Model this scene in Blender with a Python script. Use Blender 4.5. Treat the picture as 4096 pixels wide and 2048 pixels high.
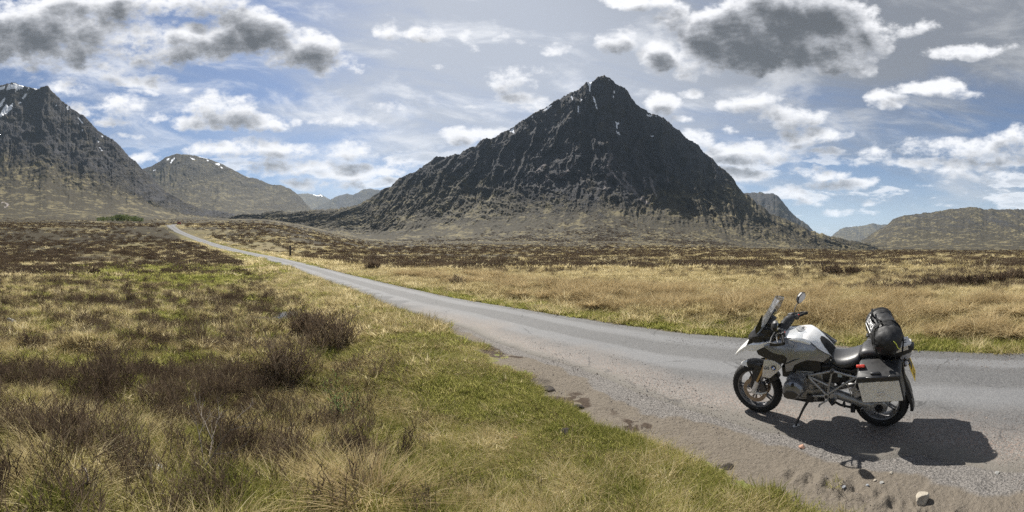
import bpy, bmesh, math, random
import numpy as np
from mathutils import Vector, Matrix, Euler
random.seed(7); RNG = np.random.default_rng(11)
for _o in list(bpy.data.objects): bpy.data.objects.remove(_o)
scene = bpy.context.scene
DENOISE = False
COL = scene.collection

# ---------------------------------------------------------------- camera
# the photograph is a stitched cylindrical panorama: 1600 photo pixels per radian, horizon on row 985
F, YH, ZC, W4, H4 = 1600.0, 985.0, 2.05, 4096.0, 2048.0
cam_data = bpy.data.cameras.new('camera')
cam_data.type = 'PANO'
cam_data.panorama_type = 'CENTRAL_CYLINDRICAL'
cam_data.central_cylindrical_range_u_min = -(W4/2)/F
cam_data.central_cylindrical_range_u_max = (W4/2)/F
cam_data.central_cylindrical_range_v_min = -(H4-YH)/F
cam_data.central_cylindrical_range_v_max = YH/F
cam_data.central_cylindrical_radius = 1.0
cam_data.clip_start = 0.05
cam_data.clip_end = 60000
cam = bpy.data.objects.new('camera', cam_data); COL.objects.link(cam)
cam.location = (0, 0, ZC); cam.rotation_euler = (math.pi/2, 0, 0)
scene.camera = cam
scene.render.engine = 'CYCLES'
scene.render.resolution_x, scene.render.resolution_y = 1024, 512

# ---------------------------------------------------------------- light
SUN_AZ, SUN_EL = math.radians(-14.5), math.radians(50)
sun_data = bpy.data.lights.new('sun', 'SUN'); sun_data.energy = 5.0; sun_data.angle = math.radians(0.55)
sun_data.color = (1.0, 0.955, 0.88)
sun = bpy.data.objects.new('sun', sun_data); COL.objects.link(sun)
sdir = Vector((math.sin(SUN_AZ)*math.cos(SUN_EL), math.cos(SUN_AZ)*math.cos(SUN_EL), math.sin(SUN_EL)))
sun.rotation_euler = (-sdir).to_track_quat('-Z', 'Y').to_euler()
sun.location = sdir*50
vs = scene.view_settings
vs.view_transform = 'Standard'; vs.look = 'None'; vs.exposure = 0.95; vs.gamma = 1.0
vs.use_curve_mapping = False
cy = scene.cycles
cy.max_bounces = 5; cy.diffuse_bounces = 2; cy.glossy_bounces = 3; cy.transmission_bounces = 5; cy.transparent_max_bounces = 12; cy.volume_bounces = 0
cy.use_adaptive_sampling = True; cy.adaptive_threshold = .02
cy.use_denoising = DENOISE
try: cy.denoiser = 'OPENIMAGEDENOISE'
except Exception: pass
cy.sample_clamp_indirect = 4.0

# ---------------------------------------------------------------- node helper
class NT:
    def __init__(s, tree): s.t = tree; s.n = tree.nodes; s.l = tree.links
    def node(s, typ, ins=None, **kw):
        nd = s.n.new(typ)
        for k, v in kw.items(): setattr(nd, k, v)
        for k, v in (ins or {}).items():
            sk = nd.inputs[k]
            if isinstance(v, bpy.types.NodeSocket): s.l.new(v, sk)
            else: sk.default_value = v
        return nd
    def m(s, op, a, b=None, c=None, clamp=False):
        ins = {0: a}
        if b is not None: ins[1] = b
        if c is not None: ins[2] = c
        return s.node('ShaderNodeMath', ins, operation=op, use_clamp=clamp).outputs[0]
    def vm(s, op, a, b=None, c=None, out=0):
        ins = {0: a}
        if b is not None: ins[1] = b
        if c is not None: ins[2] = c
        return s.node('ShaderNodeVectorMath', ins, operation=op).outputs[out]
    def ss(s, v, a, b):      # smoothstep
        nd = s.node('ShaderNodeMapRange', {'Value': v, 'From Min': a, 'From Max': b}, interpolation_type='SMOOTHSTEP'); return nd.outputs[0]
    def lin(s, v, a, b, c, d):
        return s.node('ShaderNodeMapRange', {'Value': v, 'From Min': a, 'From Max': b, 'To Min': c, 'To Max': d}).outputs[0]
    def mix(s, f, a, b, blend='MIX'):
        nd = s.node('ShaderNodeMix', data_type='RGBA', blend_type=blend)
        for i, v in ((0, f), (6, a), (7, b)):
            if isinstance(v, bpy.types.NodeSocket): s.l.new(v, nd.inputs[i])
            else: nd.inputs[i].default_value = v if i == 0 else (*v, 1.0)[:4]
        return nd.outputs[2]
    def noise(s, vec, scale, detail=4, rough=.55, dist=0.0, out=0, lac=2.0):
        return s.node('ShaderNodeTexNoise', {'Vector': vec, 'Scale': scale, 'Detail': detail, 'Roughness': rough, 'Distortion': dist, 'Lacunarity': lac}).outputs[out]
    def attr(s, name, out='Fac', typ='GEOMETRY'):
        return s.node('ShaderNodeAttribute', attribute_name=name, attribute_type=typ).outputs[out]
    def comb(s, x, y, z):
        return s.node('ShaderNodeCombineXYZ', {0: x, 1: y, 2: z}).outputs[0]

# ---------------------------------------------------------------- sky: Nishita air, cumulus and a high veil in one world
def P(x, y): return ((x-2048.0)/F, (YH-y)/F)
# x, y, half width, half height (photo pixels), thickness
CUMULUS = [
 (170,135,340,120,1.15),(20,170,200,90,1.1),(480,25,330,60,.8),(800,10,200,60,.75),(560,165,210,85,.5),(1000,125,170,95,1.15),(770,180,175,75,1.0),(1190,195,170,75,1.0),(1330,265,110,52,.45),(640,240,110,40,.4),
 (360,275,120,30,.36),(520,318,120,26,.32),(555,360,60,10,.2),(290,352,90,26,.36),(140,280,45,16,.25),(140,315,40,14,.25),(470,425,105,50,.6),(570,468,110,34,.5),(330,430,75,34,.42),(415,480,80,24,.4),
 (870,440,150,62,.62),(790,495,120,40,.6),(1020,492,130,38,.5),(1190,480,24,16,.28),(735,362,24,12,.2),(1375,480,110,30,.45),
 (1010,598,245,44,.8),(1385,605,105,34,.5),(860,600,120,34,.6),(1140,672,200,34,.5),(1400,690,230,30,.5),(1300,742,230,22,.4),(1560,730,90,16,.3),(500,550,46,12,.22),(560,630,70,14,.25),
 (1545,112,52,36,.36),(1715,128,88,36,.4),(1888,165,32,36,.3),(2010,158,30,18,.2),(2110,172,42,16,.2),(2210,200,55,24,.22),(2050,315,115,42,.36),(2085,410,115,36,.36),(1755,262,28,11,.24),
 (1840,548,80,36,.5),(1955,538,75,26,.42),(1565,425,80,18,.22),(1630,645,55,20,.25),(1930,440,55,8,.16),
 (2470,158,80,58,.8),(2625,225,82,62,.85),(2560,8,140,36,.75),(2680,60,60,60,.4),(2920,140,190,125,1.2),(3150,80,300,145,1.45),(3420,150,150,110,.9),(3620,120,120,40,.4),(3850,210,150,30,.35),(3070,215,250,78,1.3),(3340,235,130,58,1.0),(3450,280,66,40,.85),(2790,240,90,70,.5),
 (2640,412,68,40,.6),(2785,375,62,18,.35),(2720,470,50,16,.2),(3010,415,135,45,.66),(3150,470,130,48,.7),(3245,545,150,32,.55),(2935,517,36,18,.36),(2990,555,40,10,.2),
 (2780,560,75,40,.42),(2950,612,150,46,.85),(3100,640,90,34,.6),(2980,700,150,32,.6),(3150,692,100,22,.35),(3555,400,90,44,.75),(3765,350,115,36,.7),(3640,345,60,24,.5),(3850,380,80,24,.35),
 (3130,585,70,22,.36),(3265,618,90,20,.4),(3500,605,85,30,.46),(3350,612,46,15,.35),(3412,652,40,20,.36),(3300,690,115,28,.5),(3390,738,130,26,.45),(3610,640,150,24,.46),(3760,580,170,30,.5),(3930,590,150,40,.6),(4070,560,110,60,.7),(3820,668,160,38,.5),(3990,700,150,32,.5),(4080,640,90,26,.5),
 (3240,805,70,28,.45),(3345,852,58,18,.4),(3465,822,40,13,.3),(3762,728,46,17,.36),(3850,768,46,20,.4),(4010,792,30,12,.25),(3160,770,90,30,.42)]
world = bpy.data.worlds.new('World'); scene.world = world; world.use_nodes = True
wt = NT(world.node_tree); wt.n.clear()
def cumulus_group(name, clouds):
    g = bpy.data.node_groups.new(name, 'ShaderNodeTree')
    g.interface.new_socket('uv', in_out='INPUT', socket_type='NodeSocketVector')
    g.interface.new_socket('field', in_out='OUTPUT', socket_type='NodeSocketFloat')
    gt = NT(g); gi = gt.node('NodeGroupInput'); go = gt.node('NodeGroupOutput')
    acc = None
    for (cx, cyy, rx, ry, a) in clouds:
        u, v = P(cx, cyy); sx, sy = F/(rx*1.12), F/(ry*1.15)
        q = math.sqrt(a)
        d = gt.vm('MULTIPLY_ADD', gi.outputs[0], (sx*q, sy*q, 0), (-u*sx*q, -v*sy*q, 0))
        val = gt.m('SUBTRACT', a, gt.vm('DOT_PRODUCT', d, d, out=1))
        acc = gt.m('MAXIMUM', val, -0.6) if acc is None else gt.m('SMOOTH_MAX', acc, val, 0.14)
    gt.l.new(acc, go.inputs[0])
    return g
tc = wt.node('ShaderNodeTexCoord').outputs['Generated']
sep = wt.node('ShaderNodeSeparateXYZ', {0: tc})
dx, dy, dz = sep.outputs
hyp = wt.m('SQRT', wt.m('ADD', wt.m('MULTIPLY', dx, dx), wt.m('MULTIPLY', dy, dy)))
az = wt.m('ARCTAN2', dx, dy)
el = wt.m('DIVIDE', dz, wt.m('MAXIMUM', hyp, 0.02))
uv = wt.comb(az, el, 0.0)
# ragged edges: warp the lookup with two scales of noise
nv = wt.comb(az, wt.m('MULTIPLY', el, 1.55), 3.7)
w1 = wt.vm('SUBTRACT', wt.noise(nv, 9.0, 3, .5, out=1), (.5, .5, .5))
uvw = wt.vm('MULTIPLY_ADD', w1, (.085, .045, 0), uv)
# the same kind of cumulus carries on overhead and behind
pl = wt.vm('SCALE', tc, None); pl_n = pl.node
wt.l.new(wt.m('DIVIDE', 1.0, wt.m('ADD', wt.m('MAXIMUM', dz, 0.0), .22)), pl_n.inputs['Scale'])
gen = wt.m('MULTIPLY_ADD', wt.noise(pl, 2.1, 4, .55), 4.2, -2.25)
inview = wt.m('MULTIPLY', wt.ss(wt.m('ABSOLUTE', az), 1.5, 1.3), wt.ss(el, .85, .63))
outview = wt.m('SUBTRACT', 1.0, inview)
n1 = wt.noise(nv, 15.0, 8, .62)
n2 = wt.noise(wt.vm('ADD', nv, (-.006, .022, 0)), 15.0, 5, .6)
nb = wt.noise(nv, 6.0, 4, .55)
# high thin veil, streaked
vv = wt.comb(wt.m('MULTIPLY', az, 1.0), wt.m('MULTIPLY_ADD', el, 3.6, wt.m('MULTIPLY', az, .5)), 9.1)
veil_n = wt.noise(vv, 2.6, 6, .6, .6)
right = wt.m('MULTIPLY', wt.ss(az, .1, 1.0), wt.ss(el, .24, .5))
mid = wt.m('MULTIPLY', wt.m('MULTIPLY', wt.ss(az, -.75, -.15), wt.ss(az, 1.2, .3)), wt.ss(el, .1, .42))
cover = wt.m('MAXIMUM', right, wt.m('MULTIPLY', mid, .85))
veil = wt.ss(wt.m('MULTIPLY_ADD', cover, .55, veil_n), .40, .95)
low = wt.ss(el, .2, .02)
sky = wt.node('ShaderNodeTexSky', sky_type='NISHITA', sun_disc=False, sun_elevation=SUN_EL, sun_rotation=SUN_AZ, altitude=300, air_density=1.0, dust_density=.6, ozone_density=1.2)
skyc = wt.mix(1.0, sky.outputs[0], (.66, .72, .84), 'MULTIPLY')
veil_col = wt.mix(wt.ss(wt.m('ADD', az, wt.m('MULTIPLY', el, .6)), .35, 1.25), (5.2, 5.5, 6.1), (2.5, 2.6, 2.8))
sky_back = wt.mix(wt.m('MULTIPLY_ADD', veil, .80, .08), skyc, veil_col)
sky_back = wt.mix(wt.m('MULTIPLY', low, .35), sky_back, (6.2, 7.0, 8.0))
# torn wisps and a low bank of far cumulus
ws = wt.noise(wt.comb(az, wt.m('MULTIPLY_ADD', el, 2.6, wt.m('MULTIPLY', az, .25)), 5.3), 4.2, 7, .62, .35)
wisp = wt.m('MULTIPLY', wt.ss(ws, .46, .72), wt.ss(el, .03, .16))
sky_back = wt.mix(wt.m('MULTIPLY', wisp, .72), sky_back, wt.mix(wt.ss(wt.m('ADD', az, el), .7, 1.5), (9.2, 9.3, 9.6), (5.0, 5.1, 5.3)))
bk = wt.noise(wt.comb(az, wt.m('MULTIPLY', el, 3.4), 1.9), 7.5, 6, .58)
bank = wt.m('MULTIPLY', wt.ss(bk, .50, .60), wt.m('MULTIPLY', wt.ss(el, .02, .08), wt.ss(el, .30, .17)))
sky_back = wt.mix(wt.m('MULTIPLY', bank, .8), sky_back, wt.mix(wt.ss(bk, .56, .72), (9.6, 9.7, 10.0), (6.0, 6.2, 6.6)))
SK = 10.0
cw, cg, cd = (.98*SK,.98*SK,1.0*SK), (.46*SK,.47*SK,.50*SK), (.115*SK,.121*SK,.132*SK)
def cloud_closure(S, S2):
    S = wt.m('DIVIDE', S, wt.m('MULTIPLY_ADD', wt.m('MAXIMUM', S, 0.0), .62, 1.0)) if not isinstance(S, float) else S
    S2 = wt.m('DIVIDE', S2, wt.m('MULTIPLY_ADD', wt.m('MAXIMUM', S2, 0.0), .62, 1.0)) if not isinstance(S2, float) else S2
    S = wt.m('MULTIPLY_ADD', wt.m('SUBTRACT', nb, .5), .55, S)
    dens = wt.m('MULTIPLY_ADD', wt.m('SUBTRACT', n1, .5), 1.9, wt.m('SUBTRACT', S, .04))
    densu = wt.m('MULTIPLY_ADD', wt.m('SUBTRACT', n2, .5), 1.3, wt.m('SUBTRACT', S2, .06))
    alpha = wt.ss(dens, -.10, .42)
    # thick and overhung by more cloud = grey, thin or open towards the sun = white
    raw = wt.m('MULTIPLY_ADD', dens, .34, wt.m('MULTIPLY', wt.m('MAXIMUM', densu, -.3), .78))
    shade = wt.ss(wt.m('MULTIPLY_ADD', wt.m('SUBTRACT', nb, .5), .6, raw), -.08, .84)
    ccol = wt.mix(wt.m('MULTIPLY', shade, 2.0, clamp=True), cw, cg)
    ccol = wt.mix(wt.m('MULTIPLY_ADD', shade, 2.0, -1.0, clamp=True), ccol, cd)
    return wt.node('ShaderNodeBackground', {'Color': wt.mix(alpha, sky_back, ccol), 'Strength': SKY_STRENGTH}).outputs[0]
def field(clouds, name, vec):
    if not clouds: return -.6
    n_ = wt.node('ShaderNodeGroup', {}); n_.node_tree = cumulus_group(name, clouds); wt.l.new(vec, n_.inputs[0]); return n_.outputs[0]
SKY_STRENGTH = 0.055
up = wt.vm('ADD', uvw, (-.008, .034, 0))
def reach(c): q = math.sqrt(1+.75/c[4]); return c[2]*1.12*q+95, c[3]*1.15*q+60
def sector(x0, x1, y0, y1, k):
    sel = [c for c in CUMULUS if c[0]-reach(c)[0] < x1 and c[0]+reach(c)[0] > x0 and c[1]-reach(c)[1] < y1 and c[1]+reach(c)[1]+60 > y0]
    S = field(sel, 'cumulus_%d' % k, uvw); S2 = field([c for c in sel if c[4] >= .33], 'cumulus_over_%d' % k, up)
    S = wt.m('ADD', wt.m('MULTIPLY', S, inview), wt.m('MULTIPLY', gen, outview))
    S2 = wt.m('ADD', wt.m('MULTIPLY', S2, inview), wt.m('MULTIPLY', wt.m('ADD', gen, -.12), outview))
    return cloud_closure(S, S2)
def choose(v, thr, a, b):       # a where v < thr
    n_ = wt.node('ShaderNodeMixShader', {0: wt.m('LESS_THAN', v, thr)}); wt.l.new(b, n_.inputs[1]); wt.l.new(a, n_.inputs[2]); return n_.outputs[0]
XS = [-400, 520, 1040, 1560, 2080, 2600, 3120, 3640, 4500]; YSPLIT = 400
cols_ = []
for i in range(8):
    lo = sector(XS[i], XS[i+1], YSPLIT, 2000, i); hi = sector(XS[i], XS[i+1], -900, YSPLIT, 20+i)
    cols_.append(choose(el, (YH-YSPLIT)/F, lo, hi))
def tree(lo, hi):
    if hi-lo == 1: return cols_[lo]
    m_ = (lo+hi)//2
    return choose(az, (XS[m_]-2048)/F, tree(lo, m_), tree(m_, hi))
inside = tree(0, 8)
everywhere = cloud_closure(gen, wt.m('ADD', gen, -.12))
surf = choose(wt.m('ABSOLUTE', az), 1.5, choose(el, .86, choose(el, -.05, everywhere, inside), everywhere), everywhere)
wt.l.new(surf, wt.node('ShaderNodeOutputWorld').inputs[0])
world.cycles.sampling_method = 'NONE'

# ---------------------------------------------------------------- numpy noise
def _hash(ix, iy, seed):
    h = (ix.astype(np.int64)*374761393 + iy.astype(np.int64)*668265263 + seed*974634371) & 0xFFFFFFFF
    h = ((h ^ (h >> 13))*1274126177) & 0xFFFFFFFF
    h = (h ^ (h >> 16)) & 0xFFFFFF
    return h/float(0xFFFFFF)
def vn(x, y, seed=0):
    x = np.asarray(x, float); y = np.asarray(y, float)
    ix, iy = np.floor(x), np.floor(y); fx, fy = x-ix, y-iy
    fx = fx*fx*fx*(fx*(fx*6-15)+10); fy = fy*fy*fy*(fy*(fy*6-15)+10)
    a = _hash(ix, iy, seed); b = _hash(ix+1, iy, seed); c_ = _hash(ix, iy+1, seed); d = _hash(ix+1, iy+1, seed)
    return (a+(b-a)*fx)*(1-fy) + (c_+(d-c_)*fx)*fy
def fbm(x, y, o=4, seed=0, g=.5):
    s = 0; a = 1.0; t = 0
    for k in range(o):
        s = s + a*vn(x, y, seed+k*17); t += a
        x = x*2.03+7.1; y = y*2.03-3.3; a *= g
    return s/t
def ridged(x, y, o=5, seed=0, g=.55):
    s = 0; a = 1.0; t = 0
    for k in range(o):
        s = s + a*(1-np.abs(2*vn(x, y, seed+k*31)-1)); t += a
        x = x*2.1+1.7; y = y*2.1+9.2; a *= g
    return s/t
def sst(v, a, b):
    t = np.clip((v-a)/(b-a), 0, 1); return t*t*(3-2*t)
def pol(azv, r): return r*np.sin(azv), r*np.cos(azv)

# ---------------------------------------------------------------- materials helper
def new_mat(name):
    m = bpy.data.materials.new(name); m.use_nodes = True; t = NT(m.node_tree); t.n.clear()
    out = t.node('ShaderNodeOutputMaterial')
    b = t.node('ShaderNodeBsdfPrincipled'); t.l.new(b.outputs[0], out.inputs[0])
    return m, t, b, out
def link(name, me, mat=None, parent=None):
    o = bpy.data.objects.new(name, me); COL.objects.link(o)
    if mat is not None and hasattr(me, 'materials') and not me.materials:
        me.materials.append(mat)
    if parent is not None: o.parent = parent
    return o
def tag(o, label=None, cat=None, group=None, kind=None):
    if label: o['label'] = label
    if cat: o['category'] = cat
    if group: o['group'] = group
    if kind: o['kind'] = kind
    return o
def grid_mesh(name, X, Y, Z, attrs=None, smooth=True, flip=False):
    n, m_ = X.shape
    co = np.stack([X, Y, Z], -1).reshape(-1, 3).astype(np.float32)
    idx = np.arange(n*m_).reshape(n, m_)
    q = np.stack([idx[:-1, :-1], idx[1:, :-1], idx[1:, 1:], idx[:-1, 1:]], -1).reshape(-1, 4)
    if flip: q = q[:, ::-1]
    me = bpy.data.meshes.new(name)
    me.vertices.add(len(co)); me.vertices.foreach_set('co', co.ravel())
    me.loops.add(q.size); me.loops.foreach_set('vertex_index', q.ravel().astype(np.int32))
    me.polygons.add(len(q)); me.polygons.foreach_set('loop_start', np.arange(0, q.size, 4, dtype=np.int32))
    me.polygons.foreach_set('loop_total', np.full(len(q), 4, dtype=np.int32))
    me.update(calc_edges=True)
    if smooth: me.polygons.foreach_set('use_smooth', np.ones(len(q), dtype=bool))
    for k, v in (attrs or {}).items():
        a = me.attributes.new(k, 'FLOAT', 'POINT'); a.data.foreach_set('value', np.asarray(v, np.float32).ravel())
    me.validate(); return me

# ---------------------------------------------------------------- the road's two edges (far side, near side) and its height
ROAD = np.array([ # far x, far y, near x, near y, z
 (10.6,-8.0, 6.4,-8.5,0),(9.6,-4.0,5.0,-4.5,0),(8.5,-1.0,4.05,-1.5,0),(7.35,2.15,3.5,1.2,0),(6.75,4.0,3.1,2.4,0),(5.08,7.25,2.3,4.3,0),(3.80,8.75,1.45,6.0,0),(2.33,10.75,0.1,8.0,0),
 (.158,13.28,-2.0,10.9,0),(-2.15,15.6,-4.25,13.35,0),(-5.9,20.05,-8.05,17.85,0),(-10.3,25.3,-12.6,23.2,0),(-18.4,34.9,-20.7,32.8,.05),(-33.1,50.0,-35.2,47.8,.36),(-53.7,65.9,-55.8,63.5,1.36),
 (-76.0,79.5,-78.0,76.8,3.6),(-95.3,88.4,-96.8,85.6,6.9),(-105.9,94.5,-107.4,91.7,9.4),(-123,112,-125.5,110,10.4),(-142,128,-144.4,126,12.2),(-165,150,-167,148,14),(-190,180,-192,178,14)], float)
def catmull(Pn, per):
    out = []
    n = len(Pn)
    for i in range(n-1):
        p0, p1, p2, p3 = Pn[max(i-1, 0)], Pn[i], Pn[i+1], Pn[min(i+2, n-1)]
        for k in range(per):
            t = k/per
            out.append(.5*((2*p1)+(-p0+p2)*t+(2*p0-5*p1+4*p2-p3)*t*t+(-p0+3*p1-3*p2+p3)*t**3))
    out.append(Pn[-1]); return np.array(out)
RS = catmull(ROAD, 9)
RC = (RS[:, 0:2]+RS[:, 2:4])/2; RHW = np.linalg.norm(RS[:, 0:2]-RS[:, 2:4], axis=1)/2
def road_dist(x, y):
    """signed distance outside the road's edge, side (+1 camera side), road height at the nearest point"""
    x = np.asarray(x, float).ravel(); y = np.asarray(y, float).ravel()
    best = np.full(x.shape, 1e9); zz = np.zeros(x.shape); sd = np.zeros(x.shape)
    far, near, z = RS[:, 0:2], RS[:, 2:4], RS[:, 4]
    for i in range(len(RS)-1):
        a, b = RC[i], RC[i+1]; ab = b-a; L = ab@ab
        t = np.clip(((x-a[0])*ab[0]+(y-a[1])*ab[1])/L, 0, 1)
        hw = RHW[i]+(RHW[i+1]-RHW[i])*t
        d = np.hypot(x-a[0]-ab[0]*t, y-a[1]-ab[1]*t)-hw
        k = d < best
        best[k] = d[k]; zz[k] = (z[i]+(z[i+1]-z[i])*t)[k]
        sd[k] = np.sign(ab[0]*(y-a[1])-ab[1]*(x-a[0]))[k]
    return best, sd, zz
# outer line of the bare gravel and mud between asphalt and turf
EDGE = np.array([(-5.2,14.4),(-4.0,12.9),(-2.4,11.0),(-1.25,9.3),(-.45,7.8),(.0,6.8),(.55,5.5),(.95,4.65),(1.40,4.05),(1.72,3.38),(2.08,2.86),(2.36,2.22),(2.5,1.5),(2.6,.6),(2.9,-1.2),(3.6,-3.0),(4.8,-5)])
def edge_side(x, y):
    """signed distance from the turf line: positive on the turf side"""
    x = np.asarray(x, float).ravel(); y = np.asarray(y, float).ravel()
    best = np.full(x.shape, 1e9); sg = np.ones(x.shape)
    for i in range(len(EDGE)-1):
        a, b = EDGE[i], EDGE[i+1]; ab = b-a; L = ab@ab
        t = np.clip(((x-a[0])*ab[0]+(y-a[1])*ab[1])/L, 0, 1)
        d = np.hypot(x-a[0]-ab[0]*t, y-a[1]-ab[1]*t); k = d < best
        best[k] = d[k]; sg[k] = -np.sign(ab[0]*(y-a[1])-ab[1]*(x-a[0]))[k]
    return best*sg

RK = np.array([0, 12, 30, 45, 60, 85, 110, 142, 165, 190, 300, 500, 900, 1500, 3000, 12000.])
ZL = np.array([0, 0, 0, .05, .36, 1.36, 3.6, 8.9, 9.9, 12.0, 19., 32., 62., 100, 200, 600])
ZM = np.array([0, 0, 0, 0, .05, .1, .2, .4, .6, .9, 2.5, 6, 12, 20, 60, 200])
ZR = np.array([0, 0, 0, 0, 0, 0, -.1, -.2, -.3, -.5, -1.5, -4, -9, -16, -30, -60.])
POOL = [(-7.6, 12.3, .50, 1.5), (-3.6, 4.25, .26, .22)]   # bog pools: x, y, radii
MOUNDS = []
def ground_z(x, y, detail=True):
    sh = np.shape(x); x = np.asarray(x, float).ravel(); y = np.asarray(y, float).ravel()
    r = np.hypot(x, y); a = np.arctan2(x, y)
    lr = np.log1p(r); lk = np.log1p(RK)
    wl = sst(a, -.28, -.66)*sst(a, -3.0, -2.0); wr = sst(a, .2, .9)*sst(a, 3.0, 2.0)
    z = np.interp(lr, lk, ZL)*wl + np.interp(lr, lk, ZR)*wr + np.interp(lr, lk, ZM)*(1-wl-wr)
    d, sd, zr = road_dist(x, y)
    e = edge_side(x, y)
    left = (sd < 0) if SIDE_NEG else (sd > 0)
    # boggy hollow left of the road, bank under the camera, far-side verge
    hollow = np.where(left, sst(d, .8, 3.6)*sst(r, 2.6, 6.0)*sst(r, 90, 40)*sst(a, .25, -.15), 0)
    z = z - .42*hollow
    z = z + .30*np.exp(-((x+.3)**2+(y-.6)**2)/6.0)*sst(e, 0, 1.2)
    z = z + np.where(~left, .10*sst(d, .2, 1.5)*sst(r, 200, 60), 0)
    w = sst(d, 3.2, .3)*sst(r, 320, 200)
    z = z*(1-w) + zr*w
    if detail:
        hum = (fbm(x*.55, y*.55, 4, 3)-.5)*.40 + (fbm(x*1.9, y*1.9, 3, 5)-.5)*.22
        big = (fbm(x*.06, y*.06, 4, 9)-.5)*1.3*sst(r, 25, 90) + (fbm(x*.011, y*.011, 4, 19)-.5)*7*sst(r, 150, 500)
        rough = np.where(left, sst(e, .1, 1.4)*.65+.35*sst(e, 1.5, 5), 1.0)*sst(d, .1, 1.6)
        z = z + (hum + big)*rough
        lay = (e < 0) & (d > 0) & left & (r < 16)
        z = np.where(lay, -.012 + (fbm(x*5, y*5, 3, 21)-.5)*.03*sst(-e, 0, .3), z)
        # churned mud lumps along the turf line
        mud = np.exp(-((e+.10)/.14)**2)*sst(vn(x*1.1, y*1.1, 44), .42, .72)*(r < 14)
        z = z + mud*(fbm(x*11, y*11, 3, 45)-.2)*.16
        z = np.where(left, z + .05*sst(e, .0, .35)*sst(r, 16, 10), z)
    for (px_, py_, ra, rb) in POOL:
        q = ((x-px_)/ra)**2+((y-py_)/rb)**2
        z = z - .22*np.exp(-q*.7)
    z = np.where(d < .25, z*sst(d, 0, .25)+np.minimum(z, zr-.016)*(1-sst(d, 0, .25)), z)
    return z.reshape(sh)
_d, _s, _z = road_dist([0.0], [0.0]); SIDE_NEG = bool(_s[0] < 0)
_e = edge_side([0.0], [0.0]); EDGE_OK = _e[0] > 0

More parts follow.
